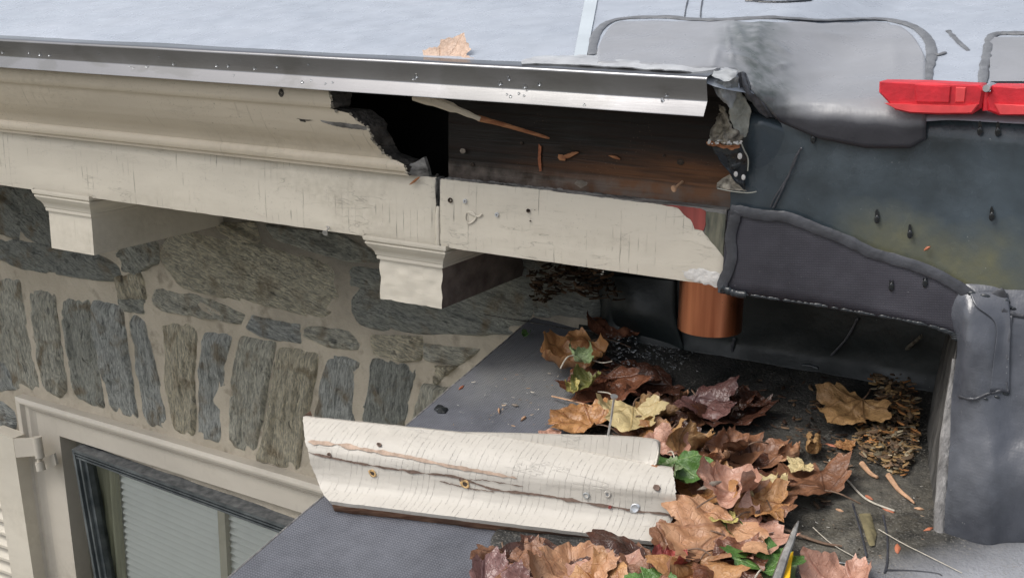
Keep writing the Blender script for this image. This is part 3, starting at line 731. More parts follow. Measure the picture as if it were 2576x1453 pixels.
# ---- crown moulding still in place
ct = thing('crown_moulding', 'cream crown moulding broken off in a rotten ragged end', 'moulding', (-1.2, -.03, .09))
CP = [(-.056, .212), (-.058, .197), (-.0595, .188), (-.0585, .178), (-.0555, .1735), (-.052, .1725), (-.0500, .170), (-.0465, .160), (-.0415, .149), (-.0345, .138), (-.0265, .129), (-.0190, .1215), (-.0135, .1135), (-.0115, .1085),
      (-.0125, .1075), (-.0150, .1040), (-.0155, .0990), (-.0135, .0945), (-.0095, .0925), (-.0095, .0890), (-.0020, .0885)]
EDGE = [(1228, 330), (1229, 345), (1238, 372), (1236, 408), (1262, 414), (1300, 419), (1324, 440), (1348, 462), (1374, 478), (1380, 495), (1393, 522), (1410, 545), (1428, 570), (1461, 594), (1490, 603), (1508, 610), (1514, 632), (1522, 656), (1560, 664), (1600, 668)]
EDGE = [(a / 1.4864, b / 1.4864) if False else (a, b) for a, b in EDGE]
def endx(y, z):
    """where the break cuts a line of the profile: the surveyed break line, met at this depth"""
    best = None
    for (a, b), (c, d) in zip(EDGE, EDGE[1:]):
        for t in (0, .25, .5, .75):
            p = Y((a + (c - a) * t) / 1.4864, (b + (d - b) * t) / 1.4864, y)
            e = abs(p.z - z)
            if best is None or e < best[0]: best = (e, p.x)
    return best[1]
prof2 = []
for (y0, z0), (y1, z1) in zip(CP, CP[1:]):
    n = max(1, int(math.dist((y0, z0), (y1, z1)) / .0025))
    for k in range(n): prof2.append((y0 + (y1 - y0) * k / n, z0 + (z1 - z0) * k / n))
prof2.append(CP[-1])
mm = MB(); rows = []; ends = []
for y, z in prof2:
    xe = endx(y, z) + .0018 * nz((z * 300, y * 90, 0)) + .001 * nz((z * 900, 1, 0)); ends.append(xe)
    NX = 60; rows.append([V((XL + (xe - XL) * (k / NX) ** .45, y - .0004 * fb((XL + (xe - XL) * (k / NX) ** .45, z * 3, 2), 9), z)) for k in range(NX + 1)])
mm.grid(rows)
obj('moulding_face', mm, m_paint_c, ct, sharp=35)
# broken edge: charred thickness running back from the face
br = MB(); rows = []
for j in range(7):
    f = j / 6; row = []
    for (y, z), xe in zip(prof2, ends):
        d = (.030 + .012 * nz((z * 60, 2, 2))) * f
        up_ = .004 * f * math.sin(z * 90)
        row.append(V((xe + f * (.010 + .006 * nz((z * 80, 5, 1))) + .0022 * fb((z * 160, f * 4, 3)) * (f > 0), y + d, z + up_ + .002 * fb((z * 130, f * 5, 8)) * (f > 0))))
    rows.append(row)
br.grid(rows)
obj('broken_end', br, m_rot, ct, sharp=60)
# pale flaking rim of the break, and the bare slit in the paint
rim = MB(); pts = [V((xe + .0003, y - .0006, z)) for (y, z), xe in zip(prof2, ends)]
for k in range(len(pts)):
    if 3 < k < len(pts) - 4 and nz((k * .37, 0, 4)) > -.35:
        r = .0012 + .0012 * random.random(); rim.ball(pts[k] + V((random.uniform(0, .002), random.uniform(0, .002), random.uniform(-.001, .001))), r, 6, (1.2, .6, 1))
obj('flaking_rim', rim, m_crust, ct)
def cove_y(z):
    for (y0, z0), (y1, z1) in zip(CP, CP[1:]):
        if z1 <= z <= z0 and z0 > z1: return y0 + (y1 - y0) * (z0 - z) / (z0 - z1)
    return -.03
def on_crown(u, v, off=0):
    p = Y(u, v, -.03)
    for _ in range(12): p = Y(u, v, cove_y(p.z) - off)
    return p
sl = MB(); a_ = [(806, 302), (830, 307), (862, 309), (900, 314), (928, 321), (926, 327), (900, 326), (860, 321), (828, 313), (808, 307)]
sl.radial([on_crown(a, b, .0006) for a, b in rag(a_, 60, 1.0, 8)], 3, lambda p, r: p); obj('bare_slit', sl, m_greywood, ct, label='grey bare wood slit in the paint')
for a_ in ([(744, 298), (758, 300), (775, 302), (790, 303), (775, 304.5), (758, 302)], [(752, 300), (766, 301), (770, 308), (756, 306)]):
    sl = MB(); sl.radial([on_crown(a, b, .0005) for a, b in rag(a_, 30, .5, 5)], 2, lambda p, r: p); obj('paint_crack', sl, m_rot, ct)
hc = MB(); c = on_crown(707, 234, .0006)
hc.radial([c + V((math.cos(t) * .0046 * (1 + .25 * nz((t, 1, 1))), 0, math.sin(t) * .0052 * (1 + .25 * nz((t, 2, 2))))) for t in (2 * math.pi * k / 20 for k in range(20))], 4, lambda p, r: p + V((0, .0008 * math.sin(r * 9), 0)))
obj('knot_hole', hc, m_rot, ct)

# ---- eave brackets
def bracket(u0, u1, vt, vm, vb, lab, cap, zt=.003, wob=0, side=None):
    """front face between two sight columns at y=.006, block and cap moulding run back to the wall"""
    yf = .010
    P0 = Y(u0, vb[0], yf); P1 = Y(u1, vb[1], yf); zb = (P0.z + P1.z) / 2; zm = (Y(u0, vm[0], yf).z + Y(u1, vm[1], yf).z) / 2
    x0, x1 = P0.x, P1.x; yb = wy(x0) + .02
    t = thing('eave_bracket', lab, 'bracket', ((x0 + x1) / 2, yf, zb), 'cream brackets under the fascia')
    m = MB(); nn = 18
    def blk(i, j, y): 
        x = x0 + (x1 - x0) * i / nn; z = zb + (zm - zb) * j / nn
        return V((x + wob * .0012 * nz((z * 60, i, y * 20)), y - (wob * .0009 * fb((x * 60, z * 60, 1)) if y == yf else 0), z + (wob * .0015 * nz((x * 70, 3, 1)) if j == 0 else 0)))
    front = [[blk(i, j, yf) for i in range(nn + 1)] for j in range(nn + 1)]
    m.grid(front); ys = [yf, yf + .002] + [yf + (yb - yf) * k / 10 for k in range(1, 11)]
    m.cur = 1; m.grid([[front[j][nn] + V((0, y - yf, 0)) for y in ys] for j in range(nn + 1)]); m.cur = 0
    m.grid([[front[j][0] + V((0, y - yf, 0)) for y in ys] for j in range(nn + 1)])
    m.grid([[front[0][i] + V((0, y - yf, 0)) for y in ys] for i in range(nn + 1)])
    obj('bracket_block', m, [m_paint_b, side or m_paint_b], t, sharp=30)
    m = MB(); rows = []
    for o, z in cap:
        zz = zm + (zt - zm) * z; o = o * .9
        rows.append([V((x0 - o, yb, zz)), V((x0 - o, yf - o, zz)), V((x1 + o, yf - o, zz)), V((x1 + o, yb, zz))])
    m.grid(rows); obj('cap_moulding', m, m_paint_b, t, sharp=25)
    return t
cap = [(.0, -.04), (.003, -.03), (.0035, .04), (.003, .12), (.0045, .16), (.0055, .28), (.0085, .42), (.0125, .52), (.0145, .62), (.0155, .66), (.0155, .72), (.0135, .74), (.0170, .80), (.0180, .9), (.0180, 1.0)]
bracket(130, 237, 0, (530, 544), (622, 644), 'smooth cream bracket under the long fascia at the left', cap)
bracket(957, 1112, 0, (652, 668), (755, 772), 'wavy painted bracket beside the joint of the two fascia boards', cap, wob=1.6, side=simple('brown_side_paint', (.15, .115, .10), .7, .35, 40, bump=.6, bs=90, c2=(.22, .18, .155)))  # right side face coloured darker brown than the front

# ---- drip edge
XD = -.0035
dt = thing('drip_edge', 'bent grey metal drip edge along the roof, beaded with rain', 'drip edge', (-1, -.07, .197))
DP = [(-.035, .2448), (-.066, .2392), (-.0725, .2382), (-.0745, .2366), (-.0750, .2345), (-.0692, .2132), (-.0698, .2118), (-.0780, .1985), (-.0784, .1975), (-.0776, .1972)]
mm = MB(); xs = [XL + (XD - XL) * k / 60 for k in range(61)]
def dr(x, y, z, k):
    e = .0016 if z < .22 else 0
    return V((x + (.0022 if (x == XD and z < .215) else 0), y + .0005 * nz((x * 5, 0, 1)), z + .0004 * nz((x * 7, 2, 1))))
mm.shell([[dr(x, y, z, 0) for x in xs] for y, z in DP], lambda i, j: V((0, .0009, -.0003)))
obj('metal_strip', mm, m_metal, dt, sharp=50)

# ---- roof surface
def rw(x): return ss(-.03, .09, x)
def zroof(x, y):
    w = rw(x); l = ztop_l(y) + .0022; r = .2080 + .27 * y - .10 * max(0, y) ** 2 + .004 * ss(.2, .6, x)
    return l * (1 - w) + r * w + .0018 * fb((x * 3, y * 3, 0)) * ss(-.05, .05, y)
def yfront(x): return -.0722 * (1 - ss(-.005, .065, x)) - .002 * ss(.05, .1, x)
def smax(a, b, k): h = max(k - abs(a - b), 0) / k; return max(a, b) + h * h * k * .25
def frf(p): 
    k = .006 + .015 * ss(.02, .10, p.x) * (1 - .4 * ss(.17, .22, p.x)); return smax(p.z - zroof(p.x, p.y), yfront(p.x) - p.y, k)
def RF(u, v, off=0.0):
    r = ray(u, v).normalized(); t = .9; 
    while t < 6 and frf(EYE + r * t) > off: t += .004
    a, b = t - .004, t
    for _ in range(18):
        c = (a + b) / 2
        if frf(EYE + r * c) > off: a = c
        else: b = c
    return EYE + r * b
def prof_pt(x, s, low):
    """s<0 goes down the face, s>0 goes back on the roof"""
    # shoot from inside towards the surface in the y-z plane
    yf = yfront(x); zt = zroof(x, yf)
    o = V((x, yf + .09, zt - .09)); 
    if s >= 0:
        if s > .085: return V((x, yf + s, zroof(x, yf + s)))
        d = V((x, yf + s, zt + .05)) - o
    else: d = V((x, yf, zt + s)) - o
    d.normalize(); t = .0
    a, b = 0.0, .3
    for _ in range(22):
        c = (a + b) / 2
        if frf(o + d * c) < 0: a = c
        else: b = c
    return o + d * a
rt = thing('roof_membrane', 'grey rubber roof covering with patches and smeared sealant', 'roof covering', (-.5, .3, .24))
xs = [XL + (-.3 - XL) * k / 30 for k in range(30)] + [-.3 + .9 * k / 110 for k in range(111)] + [.65, .8, 1.0, 1.3]
SS = [-.012, -.010, -.008, -.006, -.004, -.002, 0, .004, .008, .014, .022, .032, .045, .06, .08, .10, .13, .16, .2, .25, .32, .4, .6, .9, 1.4]
rows = []
for s in SS:
    row = []
    for x in xs:
        e = ss(.045, .065, x); low = .150
        s2 = s if s >= 0 else s * (e * .9 + .02) * (1 - .75 * ss(.17, .24, x))
        row.append(prof_pt(x, s2, 0))
    rows.append(row)
mm = MB(); mm.grid(rows); obj('membrane', mm, m_roof, rt, sharp=0)
# patch draped over the roof and its rolled edge
PT = [(1500, 140), (1503, 105), (1520, 75), (1560, 60), (1640, 54), (1760, 56), (1900, 60), (2050, 62), (2200, 64), (2262, 72), (2305, 90), (2326, 120), (2330, 160)]
def ptopv(u):
    if u < 1560: return 60 + 80 * (1 - (max(0, u - 1500) / 60)) ** 2.2
    if u > 2240: return 64 + 90 * ((min(u, 2330) - 2240) / 90) ** 2.4
    return 58 + 4 * nz((u / 60, 0, 0))
def pbotv(u):
    if u < 1850: return 163 + (u - 1500) * .055
    if u < 1960: return 182 + (u - 1850) / 110 * 125
    if u < 2060: return 307 + (u - 1960) / 100 * 42
    if u < 2180: return 349 + (u - 2060) / 120 * 24
    if u < 2290: return 373
    return 373 - (u - 2290) * .6
WR = [((1835, 120), (2, 42), .0028, -8), ((1880, 160), (45, 5), .0030, 18), ((1960, 130), (30, 6), .0018, 32), ((1960, 175), (26, 5), .0022, -15), ((1800, 150), (8, 30), .0020, 20), ((2100, 95), (90, 6), .0012, 3),
      ((2080, 190), (60, 10), .0014, -4), ((2200, 215), (70, 8), .0012, 4), ((1905, 95), (12, 30), .0018, 15), ((2060, 265), (110, 5), .0016, -2), ((1860, 90), (7, 25), .0018, -25), ((2250, 150), (20, 40), .0012, 0)]
def wrink(u, v):
    h = 0
    for (a, b), (sx, sy), amp, rot in WR:
        c_, s_ = math.cos(math.radians(rot)), math.sin(math.radians(rot)); dx_, dy_ = u - a, v - b
        X_ = (dx_ * c_ + dy_ * s_) / sx; Y_ = (-dx_ * s_ + dy_ * c_) / sy
        h += amp * math.exp(-(X_ * X_ + Y_ * Y_))
    return h
def gradn(p):
    e = .0015; f0 = frf(p)
    return V((frf(p + V((e, 0, 0))) - f0, frf(p + V((0, e, 0))) - f0, frf(p + V((0, 0, e))) - f0)).normalized()
NU, NV = 150, 46; rows = []
for j in range(NV):
    row = []
    for i in range(NU):
        u = 1500 + 830 * i / (NU - 1); a, b = ptopv(u), pbotv(u); v = a + (b - a) * j / (NV - 1)
        p = RF(u, v); nn_ = gradn(p); ed = 0 if j in (0, NV - 1) or i in (0, NU - 1) else 1
        p += nn_ * (.0006 + ed * (.0022 + 1.3 * wrink(u, v) + .0008 * fb((p.x * 12, p.y * 12, p.z * 12)) + .0006)); row.append(p)
    rows.append(row)
mm = MB(); mm.grid(rows); pa = obj('grey_patch', mm, m_patch, rt, sharp=0, label='large stained grey patch wrapped over the roof edge')
def bead(path, w, mat, parent, name='sealant_bead', surf=RF, amp=.35, flat=.35, n=None, lab=None, seed=1):
    pts = []
    P2 = curve([V((a, b, 0)) for a, b in path], n or max(20, len(path) * 8)); rad = []
    for k, p in enumerate(P2):
        q_ = surf(p.x, p.y); pts.append(q_ + (V((0, 0, .0010)) if surf is RF else V((0, -.0008, 0)))); rad.append(w * (1 + amp * nz((k * .33, seed, 0)) * 1.6))
    rad[0] *= .4; rad[-1] *= .4
    mb = MB(); mb.tube(pts, rad, 10, flat=flat, nrm=(0, -.25, 1) if surf is RF else (0, -1, .1)); 
    mb.v = [p + V((0, -.0002 * fb(p, 180), .0005 * fb(p, 70))) for p in mb.v]
    return obj(name, mb, mat, parent, label=lab)
bead([(1489, 140), (1494, 100), (1513, 70), (1545, 53), (1600, 46), (1680, 45), (1722, 49), (1780, 52), (1849, 50), (1930, 46), (1999, 49), (2075, 53), (2150, 50), (2210, 50), (2266, 58), (2310, 76), (2338, 108), (2343, 150), (2334, 175), (2331, 208)], .0058, m_seal_g, rt, n=150, flat=.2, amp=.2)
bead([(2340, 134), (2360, 140), (2378, 134)], .0030, m_seal_g, rt)
bead([(2384, 78), (2400, 95), (2416, 112), (2436, 128)], .0028, m_seal_g, rt, flat=.15)
bead([(2640, 88), (2540, 86), (2500, 90), (2488, 105), (2484, 140), (2476, 170), (2472, 212)], .0055, m_seal_g, rt)
mm = MB(); mm.grid([[RF(2490 + 150 * i / 8, 98 + 112 * j / 8) + V((0, -.001, .0022)) for i in range(9)] for j in range(9)]); obj('grey_patch', mm, m_patch, rt, label='corner of a second grey patch at the right edge')
mm = MB(); mm.grid([[RF(1478 - 34 * j / 8 + 32 * i, 0 - 30 + 178 * j / 8) + V((0, -.001, .0016)) for i in range(2)] for j in range(9)]); obj('seam_strip', mm, m_roofstrip, rt)
bead([(1768, -5), (1764, 20), (1762, 46)], .0009, m_seal_b, rt, 'lap_seam'); bead([(1732, -5), (1726, 20), (1722, 44)], .0009, m_seal_b, rt, 'lap_seam')
bead([(1875, 2), (1930, 6), (1985, 6), (2042, 1)], .0035, m_tarflap, rt, 'black_strip')
# membrane tongue lapped over the drip edge near the broken corner
mm = MB()
tong = [[(1312, 158), (1340, 146), (1400, 142), (1500, 142), (1600, 148), (1700, 158), (1790, 164), (1858, 176)],
        [(1312, 161), (1345, 155), (1405, 152), (1500, 155), (1600, 162), (1700, 172), (1795, 181), (1856, 190)],
        [(1314, 164), (1350, 162), (1410, 163), (1500, 168), (1600, 174), (1700, 181), (1800, 192), (1850, 196)]]
ctrl = [[RF(a, b) + V((0, -.0012, .0030 if k == 1 else .0012)) for a, b in r] for k, r in enumerate(tong)]
rows = patch(ctrl, 60, 9); rows = [[p + V((0, 0, .0012 * fb(p, 60))) for p in r] for r in rows]
mm.shell(rows, (0, .001, -.0014)); obj('lapped_tongue', mm, simple('pale_tongue', (.42, .43, .44), .35, .2, 40, bump=.5, bs=70, bd=.003), rt, sharp=60)

# ---- membrane covered wall to the right
wm = thing('side_wall', 'dark rubber covered wall under the right roof edge', 'wall', (.4, .0, -.01))
rows = []
for j in range(31):
    z = -.006 + .2105 * j / 30; row = []
    for i in range(71):
        x = .003 + (1.3 - .003) * (i / 70) ** 1.6
        y = .0015 + .0016 * fb((x * 6, z * 6, 3)) + .008 * ss(.185, .2045, z)
        if i == 0: x += .002 * nz((z * 90, 1, 1))
        row.append(V((x, y, z)))
    rows.append(row)
mm = MB(); mm.shell(rows, (0, .04, 0)); obj('wall_covering', mm, m_wallmem, wm, sharp=60)
# lap seam running down the covering
WF = lambda u, v: Y(u, v, -.0005)
bead([(2018, 372), (2000, 400), (1985, 440), (1962, 490), (1945, 525)], .0012, m_seal_b, wm, 'lap_seam', WF, flat=.5); bead([(2012, 378), (1992, 425), (1970, 465), (1950, 495), (1938, 522)], .0010, m_seal_b, wm, 'lap_seam', WF, flat=.5)
# woven patch over the beam
topc = [(1832, 530), (1895, 540), (1976, 551), (2049, 581), (2176, 628), (2283, 665), (2367, 702), (2440, 739), (2470, 765)]
botc = [(1812, 738), (1880, 745), (1949, 755), (2060, 771), (2160, 789), (2260, 806), (2350, 826), (2400, 846), (2412, 866)]
rows = [[], [], [], [], [], [], []]
tp = curve([V((a, b, 0)) for a, b in topc], 60); bt = curve([V((a, b, 0)) for a, b in botc], 60)
for k in range(60):
    for j in range(7):
        f = j / 6; q_ = tp[k].lerp(bt[k], f)
        rows[j].append(Y(q_.x, q_.y, -.0045 - .0015 * fb((q_.x / 90, q_.y / 90, 0)) - (.002 if j < 1 else 0) * -1 + (.006 * ss(.85, 1, f)) * 0))
rows.append([p + V((0, .012, -.0015)) for p in rows[-1]]); rows.append([p + V((0, .03, .001)) for p in rows[-1]])
mm = MB(); mm.grid(rows); obj('woven_patch', mm, m_beam, wm, sharp=0, label='charcoal woven patch over the lower edge of the wall')
bm_ = MB(); bm_.box((.0, .002, -.0055), (.262, .045, .02)); obj('beam', bm_, m_recess, wm, smooth=False)
P6 = lambda u, v: Y(u, v, -.0050)
bead([(1838, 528), (1865, 530), (1895, 537), (1925, 541), (1976, 545), (2020, 560), (2075, 583), (2140, 608), (2190, 634), (2250, 652), (2330, 678), (2400, 713), (2446, 744), (2480, 756), (2510, 744), (2530, 734)], .0058, m_seal_b, wm, 'sealant_bead', P6, amp=.10, flat=.16, n=120)
bead([(1855, 530), (1846, 560), (1838, 600), (1842, 640), (1832, 680), (1818, 712), (1822, 735)], .0062, m_seal_b, wm, 'sealant_bead', P6, amp=.12, flat=.18, n=60)
bead([(1815, 722), (1845, 736), (1880, 742)], .0042, m_tarflap, wm, 'tar_lump', P6, flat=.6)
# wet drip lip along the bottom edge
lp = MB()
for k in range(3, 56):
    if nz((k * .8, 3, 3)) > -.15:
        q_ = bt[k]; p = Y(q_.x, q_.y - 3, -.0065); lp.ball(p, random.uniform(.0010, .0022), 8, (3.0, .3, 1.0))
obj('wet_lip', lp, m_tarflap, wm)
# ---- cheek (front right) with soft shoulder
ck = thing('cheek_wall', 'blue grey rubber covered cheek with a rounded shoulder at the right', 'wall', (.33, -.03, -.2))
cg = [[(2330, 742, .006), (2400, 708, .006), (2470, 700, .006), (2560, 705, .006), (2720, 715, .006)],
      [(2384, 806, .002), (2425, 775, -.016), (2475, 770, -.014), (2560, 790, -.010), (2720, 800, -.008)],
      [(2408, 862, -.006), (2430, 850, -.026), (2480, 840, -.026), (2560, 850, -.018), (2720, 860, -.016)],
      [(2398, 960, -.016), (2432, 950, -.032), (2490, 950, -.034), (2560, 960, -.030), (2720, 960, -.03)],
      [(2386, 1080, -.034), (2430, 1080, -.046), (2490, 1080, -.050), (2560, 1080, -.044), (2720, 1080, -.045)],
      [(2374, 1220, -.062), (2425, 1215, -.068), (2490, 1215, -.072), (2560, 1210, -.066), (2720, 1210, -.066)]]
ctrl = [[Y(*q_) for q_ in r] for r in cg]
ctrl.append([FLR(a, b, .001) for a, b in ((2366, 1345), (2420, 1362), (2480, 1378), (2545, 1372), (2720, 1370))])
rows = patch(ctrl, 44, 60); rows = [[p + V((0, -.0022 * fb(p, 16) - .0008 * fb(p, 60), 0)) for p in r] for r in rows]
mm = MB(); mm.shell(rows, (0, .006, 0)); obj('front_covering', mm, m_cheek, ck, sharp=0)
pf = lambda a, b: (lambda p: p)(Y(a, b, -.03 - .0001 * (b - 900) * (b > 900)))
# side face back into the recess
B0 = V((.205, .205, fz(.205, .205))); B1 = FLR(2360, 1345); T1 = Y(2404, 858, -.004); T0 = V((.222, .205, .012))
mid = []
for j in range(25):
    f = j / 24; a = T0.lerp(B0, f); fr = cr([ctrl[2][0], ctrl[3][0], ctrl[4][0], ctrl[5][0], ctrl[6][0]], f)
    row = []
    for i in range(21):
        g_ = i / 20; p = a.lerp(fr, g_); p += V((-.010 * math.sin(g_ * 3.14) * f, 0, 0)); p.x += .002 * fb(p, 25) * (0 < i < 20)
        row.append(p)
    mid.append(row)
mm = MB(); mm.grid(mid); obj('side_covering', mm, m_side, ck, sharp=0)
edge = [r[-1] for r in mid]; mm = MB(); mm.tube([p + V((-.0015, .001, 0)) for p in edge[3:]], [.002 + .0042 * ss(3, 14, k) * (1 + .3 * nz((k * .5, 1, 1))) for k in range(3, 25)], 10, flat=.6, nrm=(0, 1, 0)); obj('worn_ridge', mm, m_ridge, ck)
bead([(2560, 1206), (2566, 1120), (2540, 1000), (2520, 900)], .001, m_seal_b, ck, 'lap_seam', lambda a, b: Y(a, b, -.05), n=20) if False else None
CKR = [(proj(p), p) for r in rows for p in r]
def CK(u, v, off=.001):
    b = min(CKR, key=lambda t: (t[0][0] - u) ** 2 + (t[0][1] - v) ** 2); return Y(u, v, b[1].y - off)
# strip patches and tar on the cheek
m = MB(); ctl = [[CK(a, b, .0022) for a, b, y in r] for r in ([(2440, 738, -.022), (2480, 732, -.018), (2535, 738, -.014)], [(2455, 770, -.030), (2495, 765, -.026), (2540, 775, -.020)], [(2505, 815, -.034), (2525, 805, -.030), (2542, 815, -.028)], [(2500, 900, -.039), (2520, 890, -.040), (2540, 900, -.036)], [(2490, 985, -.044), (2515, 985, -.044), (2540, 990, -.042)])]
m.shell(patch(ctl, 14, 24), (0, .002, 0)); obj('strip_patch', m, m_cheek, ck, sharp=0)
m = MB()
for a, b, y, r in ((2445, 738, -.026, .004), (2478, 745, -.024, .0045), (2528, 758, -.020, .0045), (2536, 772, -.022, .004), (2522, 785, -.024, .003), (2548, 776, -.020, .003), (2530, 990, -.046, .003), (2508, 998, -.046, .0025), (2480, 1003, -.046, .002)):
    m.ball(CK(a, b, .001), r * .7, 8, (1.7, .45, .8))
obj('tar_lumps', m, m_tarflap, ck)
bead([(2520, 780), (2560, 792), (2600, 800), (2650, 806)], .002, m_seal_b, ck, 'lap_edge', CK, flat=.5)
bead([(2545, 790), (2538, 860), (2530, 930), (2536, 985)], .0012, m_seal_b, ck, 'lap_edge', CK, flat=.5)
bead([(2410, 995), (2450, 1003), (2485, 990), (2530, 978)], .0013, m_seal_b, ck, 'lap_edge', CK, flat=.5)

# ---- recess back wall
mm = MB()
rows = []
for j in range(20):
    z = -.165 + .185 * j / 19; rows.append([V((-.245 + .475 * i / 40, .208 + .0022 * fb((i * .2, j * .3, 5)) - .012 * ss(-.13, -.155, z), z)) for i in range(41)])
mm.shell(rows, (0, .006, 0)); rb = obj('recess_back_wall', mm, m_recess, label='black rubber covered back wall of the leafy recess', cat='wall', sharp=0)
RBW = lambda u, v: Y(u, v, .204)
bead([(1868, 895), (1878, 915), (1900, 918), (1960, 918), (2030, 920), (2060, 928)], .0030, m_tarflap, rb, 'sealant_bead', RBW, n=40, flat=.5)
bead([(2158, 800), (2130, 850), (2090, 895)], .0014, m_seal_b, rb, 'lap_seam', RBW)
bead([(1848, 850), (1842, 880), (1846, 930)], .0018, m_seal_b, rb, 'lap_seam', RBW)

# ---- lower roof
lt = thing('lower_roof', 'small woven rubber lower roof holding wet leaves in front of the wall', 'roof', (-.0, -.1, -.25))
def fo(x, y, h=0):
    b = .0012 * fb((x * 9, y * 9, 0)) + .0005 * fb((x * 40, y * 40, 2))
    return V((x, y, fz(x, y) + h + b))
XE0 = XE
mm = MB(); NXX, NYY = 90, 90; rows = []
for j in range(NYY + 1):
    y = -1.3 + (wy(XE0) + 1.3) * j / NYY; row = [fo(XE0, y) + V((.0, 0, -.045)), fo(XE0 - .0005, y) + V((0, 0, -.004)), fo(XE0 + .002, y)]
    for i in range(1, NXX + 1): row.append(fo(XE0 + .002 + (1.2 - XE0) * (i / NXX) ** 1.4, y if XE0 + (1.2 - XE0) * (i / NXX) ** 1.4 < 99 else y))
    rows.append(row)
mm.grid(rows); obj('woven_covering', mm, m_floorg, lt, sharp=50)
# thin pale hem on the rake edge
mm = MB(); mm.tube([fo(XE0 - .0002, -1.2 + (wy(XE0) + 1.19) * k / 60, -.0015) for k in range(61)], .0014, 8); obj('rake_hem', mm, m_ridge, lt)
# black liner, edge as surveyed
le = [(1345, 690), (1490, 742), (1452, 800), (1440, 850), (1480, 930), (1490, 1000), (1420, 1120), (1330, 1240), (1262, 1318), (1236, 1380), (1290, 1453), (1340, 1560), (1380, 1700)]
lc = curve([V((a, b, 0)) for a, b in le], 70); rows = []
for k, q_ in enumerate(lc):
    p = FLR(q_.x, q_.y); row = []
    x0 = p.x + .003 * nz((p.y * 40, 0, 0)); y0 = min(p.y, .206)
    for i in range(60):
        x = x0 + (1.2 - x0) * (i / 59) ** 1.6
        # gutter like dishing and a welt
        w_ = .010 * math.exp(-((x - (.155 + .25 * (y0 + .18) * -.35)) / .010) ** 2) * ss(-.02, -.09, y0) * ss(-.28, -.20, y0) * -.4
        h = .0025 + .002 * fb((x * 12, y0 * 12, 4)) + w_ + .03 * ss(.33, .75, x) * ss(.0, -.15, y0) * 0
        h += .0015 if i else 0
        row.append(V((x, y0, fz(x, y0) + h)))
    rows.append(row)
mm = MB(); mm.grid(rows); obj('black_liner', mm, m_liner, lt, sharp=0, label='black wet liner with grit, dust and a painted pale haze')
def FG(u, v, h=.004): return FLR(u, v, h)
# raised tan welt and tar in the liner
def flatpoly(name, pts, mat, parent, h=.0045, amp=.002, hg=.002, n=50, lab=None, fr=18):
    m = MB(); m.radial([FLR(a, b, h) for a, b in rag(pts, n, amp, fr)], 6, lambda p, r: p + FN * (hg * (1 - r ** 2) + .0008 * fb(p, 90) * (r < .99))); return obj(name, m, mat, parent, label=lab)
m_tanwelt = simple('mossy_tan_welt', (.16, .135, .07), .85, .35, 120, bump=.7, bs=200)
flatpoly('welt', [(2160, 1290), (2190, 1290), (2205, 1340), (2200, 1372), (2190, 1372), (2176, 1345)], m_tanwelt, lt, .0055, 1.5, .003)
def fbead(path, w, mat, name, n=40, flat=.5, lab=None):
    m = MB(); P = curve([FLR(a, b, .0045) for a, b in path], n); m.tube(P, [w * (1 + .3 * nz((k * .4, 2, 2))) for k in range(n)], 8, flat=flat, nrm=(0, 0, 1)); return obj(name, m, mat, lt, label=lab)
fbead([(2145, 1265), (2158, 1310), (2172, 1360), (2180, 1400)], .0011, m_seal_b, 'lap_seam'); fbead([(2222, 1295), (2232, 1350), (2232, 1410), (2225, 1440)], .0011, m_seal_b, 'lap_seam')
fbead([(2228, 1432), (2290, 1434), (2350, 1440), (2370, 1447)], .0012, m_seal_b, 'lap_seam')
fbead([(2100, 1412), (2150, 1418), (2190, 1416)], .0012, m_greyfilm, 'lap_seam')
flatpoly('filled_hole', [(1092, 1028), (1100, 1018), (1115, 1018), (1126, 1028), (1118, 1038), (1100, 1038)], m_tarflap, lt, .0014, 1.5, .002, lab='small tar plugged hole in the woven roof')
# membrane upturn at the back left of the recess
mm = MB(); mm.shell(patch([[Y(1465, 700, .205), Y(1570, 690, .204), Y(1700, 700, .205)], [FLR(1462, 760, .02), Y(1580, 790, .19), Y(1700, 800, .198)], [FLR(1455, 830, .004), FLR(1600, 850, .004), FLR(1720, 880, .004)]], 16, 16), (0, .004, 0))
obj('upturn', mm, m_recess, lt, sharp=0)

# ================================================================== COPPER OUTLET
pr = .0385; pc = Y(1784, 790, .0).lerp(Y(1784, 790, .1), .0)
yc = .072; c = on(1784, 840, (0, yc, 0), (0, 1, 0)); rad = (Y(1868, 800, yc).x - Y(1698, 800, yc).x) / 2 * .90
mm = MB(); seg = 48; zb = on(1784, 850, (0, yc - rad, 0), (0, 1, 0)).z
rows = [[V((c.x + math.cos(a) * R, yc + math.sin(a) * R, z)) for a in (2 * math.pi * k / seg for k in range(seg))] for R, z in ((rad, .012), (rad, -.02), (rad, zb + .003), (rad, zb), (rad - .0012, zb), (rad - .0012, .01))]
mm.grid(rows, True)
obj('downspout', mm, m_copper, label='short bright copper outlet pipe hanging below the fascia end', cat='pipe', sharp=30)

